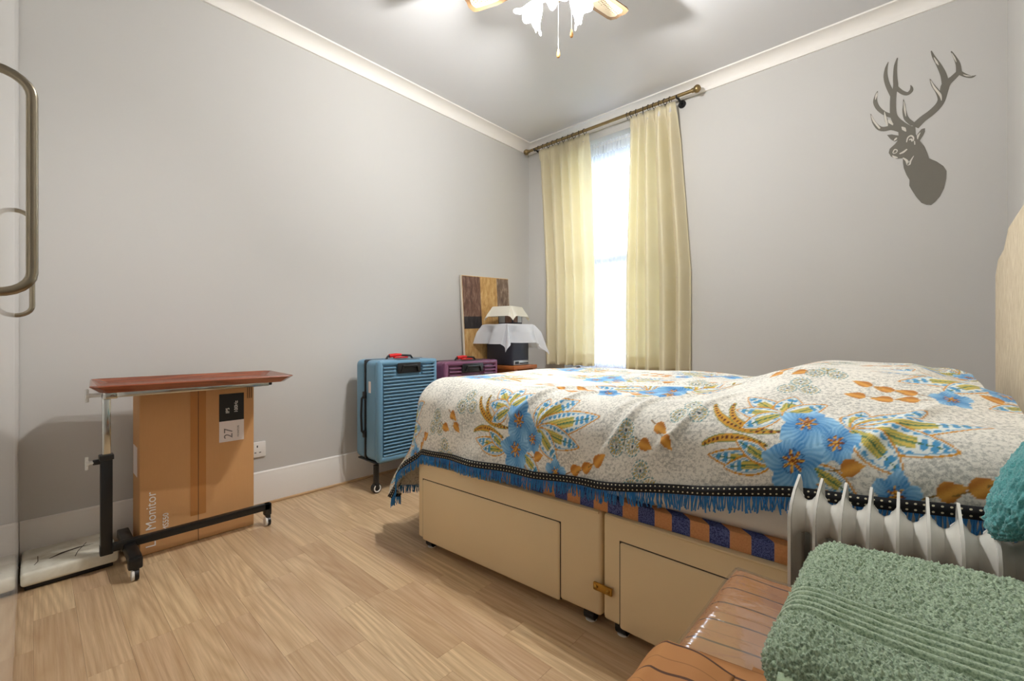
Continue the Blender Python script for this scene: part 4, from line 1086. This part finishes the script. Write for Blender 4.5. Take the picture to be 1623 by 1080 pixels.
# plate with a rolled rim and a swollen oil channel in the middle
def fin_mesh():
    mb = MB(); o0 = fin_outline(0); n = len(o0)
    layers = [(fin_outline(0), -.0022), (fin_outline(0), .0022), (fin_outline(.006), .0024), (fin_outline(.010), .0012), (fin_outline(.034), .002), (fin_outline(.046), .011), (fin_outline(.060), .0125)]
    for pl, h in layers: mb.v += [(h, a, b) for a, b in pl]
    for l in range(len(layers)-1):
        for i in range(n): j = (i+1) % n; mb.f.append((l*n+i, l*n+j, (l+1)*n+j, (l+1)*n+i))
    mb.f.append(tuple((len(layers)-1)*n+i for i in range(n)))
    b = len(mb.v); back = [(fin_outline(.006), -.0024), (fin_outline(.010), -.0012), (fin_outline(.034), -.002), (fin_outline(.046), -.011), (fin_outline(.060), -.0125)]
    for pl, h in back: mb.v += [(h, a, b_) for a, b_ in pl]
    for i in range(n): j = (i+1) % n; mb.f.append((i, j, b+j, b+i))
    for l in range(len(back)-1):
        for i in range(n): j = (i+1) % n; mb.f.append((b+l*n+i, b+l*n+j, b+(l+1)*n+j, b+(l+1)*n+i))
    mb.f.append(tuple(b+(len(back)-1)*n+i for i in range(n)))
    mb.box((-.0185, ry1-.004, rz0+.05), (.0185, ry1-.0015, rz1-.085))      # back flange, added to darken the spaces between fins
    return mb
fmb = fin_mesh(); fmb.v = [(x, y_+2.145, z) for x, y_, z in fmb.v]
fme = fmb.mesh('fin'); auto_smooth(fme, 40); fme.materials.append(m('radiator_enamel'))
NF = 10; PITCH = .0395; FX0 = 2.535
for i in range(NF):
    o = bpy.data.objects.new('fin', fme); COL.objects.link(o); o.parent = rd; o.location = (FX0+PITCH*i-2.74, 0, 0)
ym = (ry0+ry1)/2
for zz, nm in ((rz1-.072, 'upper_neck'), (rz0+.06, 'lower_neck')):
    mb = MB()
    for i in range(NF-1):
        xa = FX0+PITCH*i; pts = [(xa+PITCH*k/6, ym, zz) for k in range(7)]
        mb.tube(pts, [.056, .044, .034, .031, .034, .044, .056], 24, caps=False)
    part(nm, mb, 'radiator_enamel', rd)
part('control_box', MB().rbox((FX0+PITCH*NF-.022, ry0+.004, .12), (3.02, ry1-.004, .62), .02, 3), 'white_plastic', rd)
part('dial', MB().cyl((2.985, ry0+.004, .45), (2.985, ry0-.008, .45), .018, 20), 'black_plastic', rd)
for xa in (FX0+PITCH*.8, FX0+PITCH*8.5):
    ft = part('foot', MB().rbox((xa-.012, ry0-.005, .055), (xa+.012, ry1+.005, .092), .004), 'black_metal', rd)
    for yy in (ry0+.01, ry1-.01): part('castor', MB().cyl((xa-.01, yy, .026), (xa+.01, yy, .026), .026, 16).rbox((xa-.008, yy-.01, .026), (xa+.008, yy+.01, .06), .003), 'black_plastic', ft)

# ================================================================== STOOL, BAG, TOWELS
st_ = thing('upholstered_stool', (2.64, -2.48, 0), 'rust striped upholstered stool under clear plastic in front of the radiator', 'stool')
sx0, sx1, sy0, sy1, szb, szt = 2.432, 2.86, -2.715, -2.252, .41, .50
def cushion(grow, z0, z1, dome, n=40, yclip=None):
    v = []; f = []
    xs = np.linspace(-1, 1, n); yy = np.linspace(-1, 1, n)
    cx, cy, hx, hy = (sx0+sx1)/2, (sy0+sy1)/2, (sx1-sx0)/2+grow, (sy1-sy0)/2+grow
    ring = []
    for b in yy:
        for a in xs:
            e = max(abs(a), abs(b)); ed = max(0, (e-.78)/.22)
            z = z1 - (z1-z0)*(1-math.sqrt(max(0, 1-ed**2.4)))*.98 + dome*(1-a*a)*(1-b*b)
            sx = .012*ed*abs(b)**6; v.append((cx+a*hx*(1-.03*abs(b)**8*ed), cy+b*hy*(1-.03*abs(a)**8*ed), z + .0015*math.sin(9*a+4*b)))
    for j in range(n-1):
        for i in range(n-1):
            q_ = (j*n+i, j*n+i+1, (j+1)*n+i+1, (j+1)*n+i)
            if yclip is None or all(yclip(v[k][0], v[k][1]) for k in q_): f.append(q_)
    return MB().add(v, f)
part('cushion', cushion(0, szb, szt-.006, .012), 'rust_stripe_fabric', st_, fix=False)
part('plastic_cover', cushion(.003, szb, szt-.002, .0125, 60, lambda x, y_: y_ > -2.60+.05*math.sin((x-2.43)*9)-.16*(x-2.43)), 'clear_plastic', st_, fix=False, label='clear plastic wrap over the seat')
part('seat_base', MB().rbox((sx0+.004, sy0+.004, szb-.05), (sx1-.004, sy1-.004, szb+.004), .008), 'side_wood', st_)
for x in (sx0+.03, sx1-.03):
    for y_ in (sy0+.03, sy1-.03): part('leg', MB().tube([(x, y_, 0), (x, y_, szb-.04)], [.014, .02], 12), 'side_wood', st_)
# loose rust cloth bunched over the front corner
v = []; n = 34
for j in range(n):
    for i in range(n):
        a, b = i/(n-1), j/(n-1)
        x = 2.408+.13*a; y_ = -2.735+.145*b
        z = szt+.006-.055*max(0, 1-a*3.2)**1.5-.03*max(0, .25-b)*4*.4 + .003*math.sin(7*b+3*a)+.003*math.sin(9*a+2*b)
        v.append((x, y_-.02*a*(1-b), z))
o = part('loose_cover', MB().add(v, [(j*n+i, j*n+i+1, (j+1)*n+i+1, (j+1)*n+i) for j in range(n-1) for i in range(n-1)]), 'rust_stripe_fabric', st_, fix=False, label='rust cloth folded over the seat corner')
o.modifiers.new('thick', 'SOLIDIFY').thickness = .008

bag = thing('black_bag', (2.80, -2.53, .51), 'black fabric bag on the stool under the sage towel', 'bag')
part('body', MB().rbox((2.63, -2.655, .512), (2.99, -2.36, .590), .03, 4), 'black_cloth', bag)
part('strap', MB().tube([(2.70, -2.65, .54), (2.72, -2.668, .53), (2.80, -2.672, .525), (2.88, -2.668, .53), (2.90, -2.65, .54)], .008, 8), 'black_cloth', bag)

def smooth_noise(h, w_, k, rs):
    a = rs.rand(h, w_)
    for _ in range(k):
        a = (a+np.roll(a, 1, 0)+np.roll(a, -1, 0)+np.roll(a, 1, 1)+np.roll(a, -1, 1))/5
    a -= a.mean(); return a/a.std()
def slab_cloth(x0, x1, y0, y1, ztop, edge, res, amp, seed, border=None, sag=None):
    """thick folded cloth: top surface rolling down round its edges, terry loops displaced in the mesh"""
    rs = np.random.RandomState(seed); xs = np.arange(x0-edge*1.5, x1+edge*1.5, res); yy = np.arange(y0-edge*1.5, y1+edge*1.5, res)
    A, B = np.meshgrid(xs, yy)
    cr = edge*1.6
    ixx = np.clip(A, x0+cr, x1-cr); iyy = np.clip(B, y0+cr, y1-cr)
    dx, dy = A-ixx, B-iyy; d = np.hypot(dx, dy); nx, ny = dx/np.maximum(d, 1e-9), dy/np.maximum(d, 1e-9)
    e = np.maximum(0, d-(cr-edge)); th = np.minimum(e/edge, PI*.75)
    o_ = np.minimum(d, cr-edge)+edge*np.sin(th); Z = ztop-edge*(1-np.cos(th))
    X_ = ixx+nx*o_; Y_ = iyy+ny*o_
    if sag is not None: Z = Z+sag(X_, Y_)
    nz = smooth_noise(*A.shape, 1, rs)*amp
    if border is not None:
        bm_ = border(X_, Y_); nz = nz*bm_[0]+bm_[1]
    X_ = X_+nx*np.sin(th)*nz; Y_ = Y_+ny*np.sin(th)*nz; Z = Z+np.cos(th)*nz
    co = np.stack([X_, Y_, Z], -1).reshape(-1, 3); ii = np.arange(A.size).reshape(A.shape)
    return co, np.stack([ii[:-1, :-1], ii[:-1, 1:], ii[1:, 1:], ii[1:, :-1]], -1).reshape(-1, 4)
def tborder(X_, Y_):
    # dobby border: flat ribs across the towel
    yb = Y_+2.555+.008*np.sin((X_-2.6)*5); inb = (np.abs(yb) < .036)
    rib = .003*np.clip(3*np.sin(yb*2*PI/.0144), -1, 1); groove = np.where(np.abs(np.abs(yb)-.037) < .0022, -.005, 0)
    return np.where(inb, .12, 1.0), np.where(inb, rib-.001, 0)+groove
co, qd = slab_cloth(2.585, 3.03, -2.685, -2.325, .622, .022, .0013, .0016, 5, tborder, lambda X_, Y_: -.03*np.clip((-2.62-Y_)/.08, 0, 1)**2 - .02*np.clip((2.63-X_)/.05, 0, 1)**2 + .006*np.sin(X_*13+Y_*7))
tw = thing('bath_towel', (2.8, -2.52, .59), 'sage green terry towel folded over the black bag', 'towel')
me = np_mesh('terry', co-np.array((2.8, -2.52, .59)), qd); me.materials.append(m('sage_terry'))
o = bpy.data.objects.new('terry', me); COL.objects.link(o); o.parent = tw
hv = []
for i in range(60):
    x = 2.605+.40*i/59; wz = .006*math.sin(x*13-2.69*7) + .004*math.sin(i*.35)
    for (dy_, z) in ((.006, .590), (-.006, .584), (-.009, .572), (-.004, .562)): hv.append((x, -2.688+dy_+.003*math.sin(i*.3), z+wz))
hm_ = part('hem', MB().add(hv, [(4*i+k, 4*i+k+1, 4*i+k+5, 4*i+k+4) for i in range(59) for k in range(3)]), 'sage_hem', tw, fix=False)
hm_.modifiers.new('thick', 'SOLIDIFY').thickness = .006

co, qd = slab_cloth(2.80, 3.045, -2.245, -2.07, .862, .06, .0022, .0018, 8, None, lambda X_, Y_: -1.5*np.clip(2.90-X_, 0, 1)-.3*np.clip(-2.16-Y_, 0, 1))
fz = single('fleece_throw', MB(), 'teal_fleece', (2.93, -2.15, .66), 'teal fleece throw bundled on the radiator end', 'throw')
me = np_mesh('fleece_throw', co-np.array((2.93, -2.15, .66)), qd); me.materials.append(m('teal_fleece')); fz.data = me
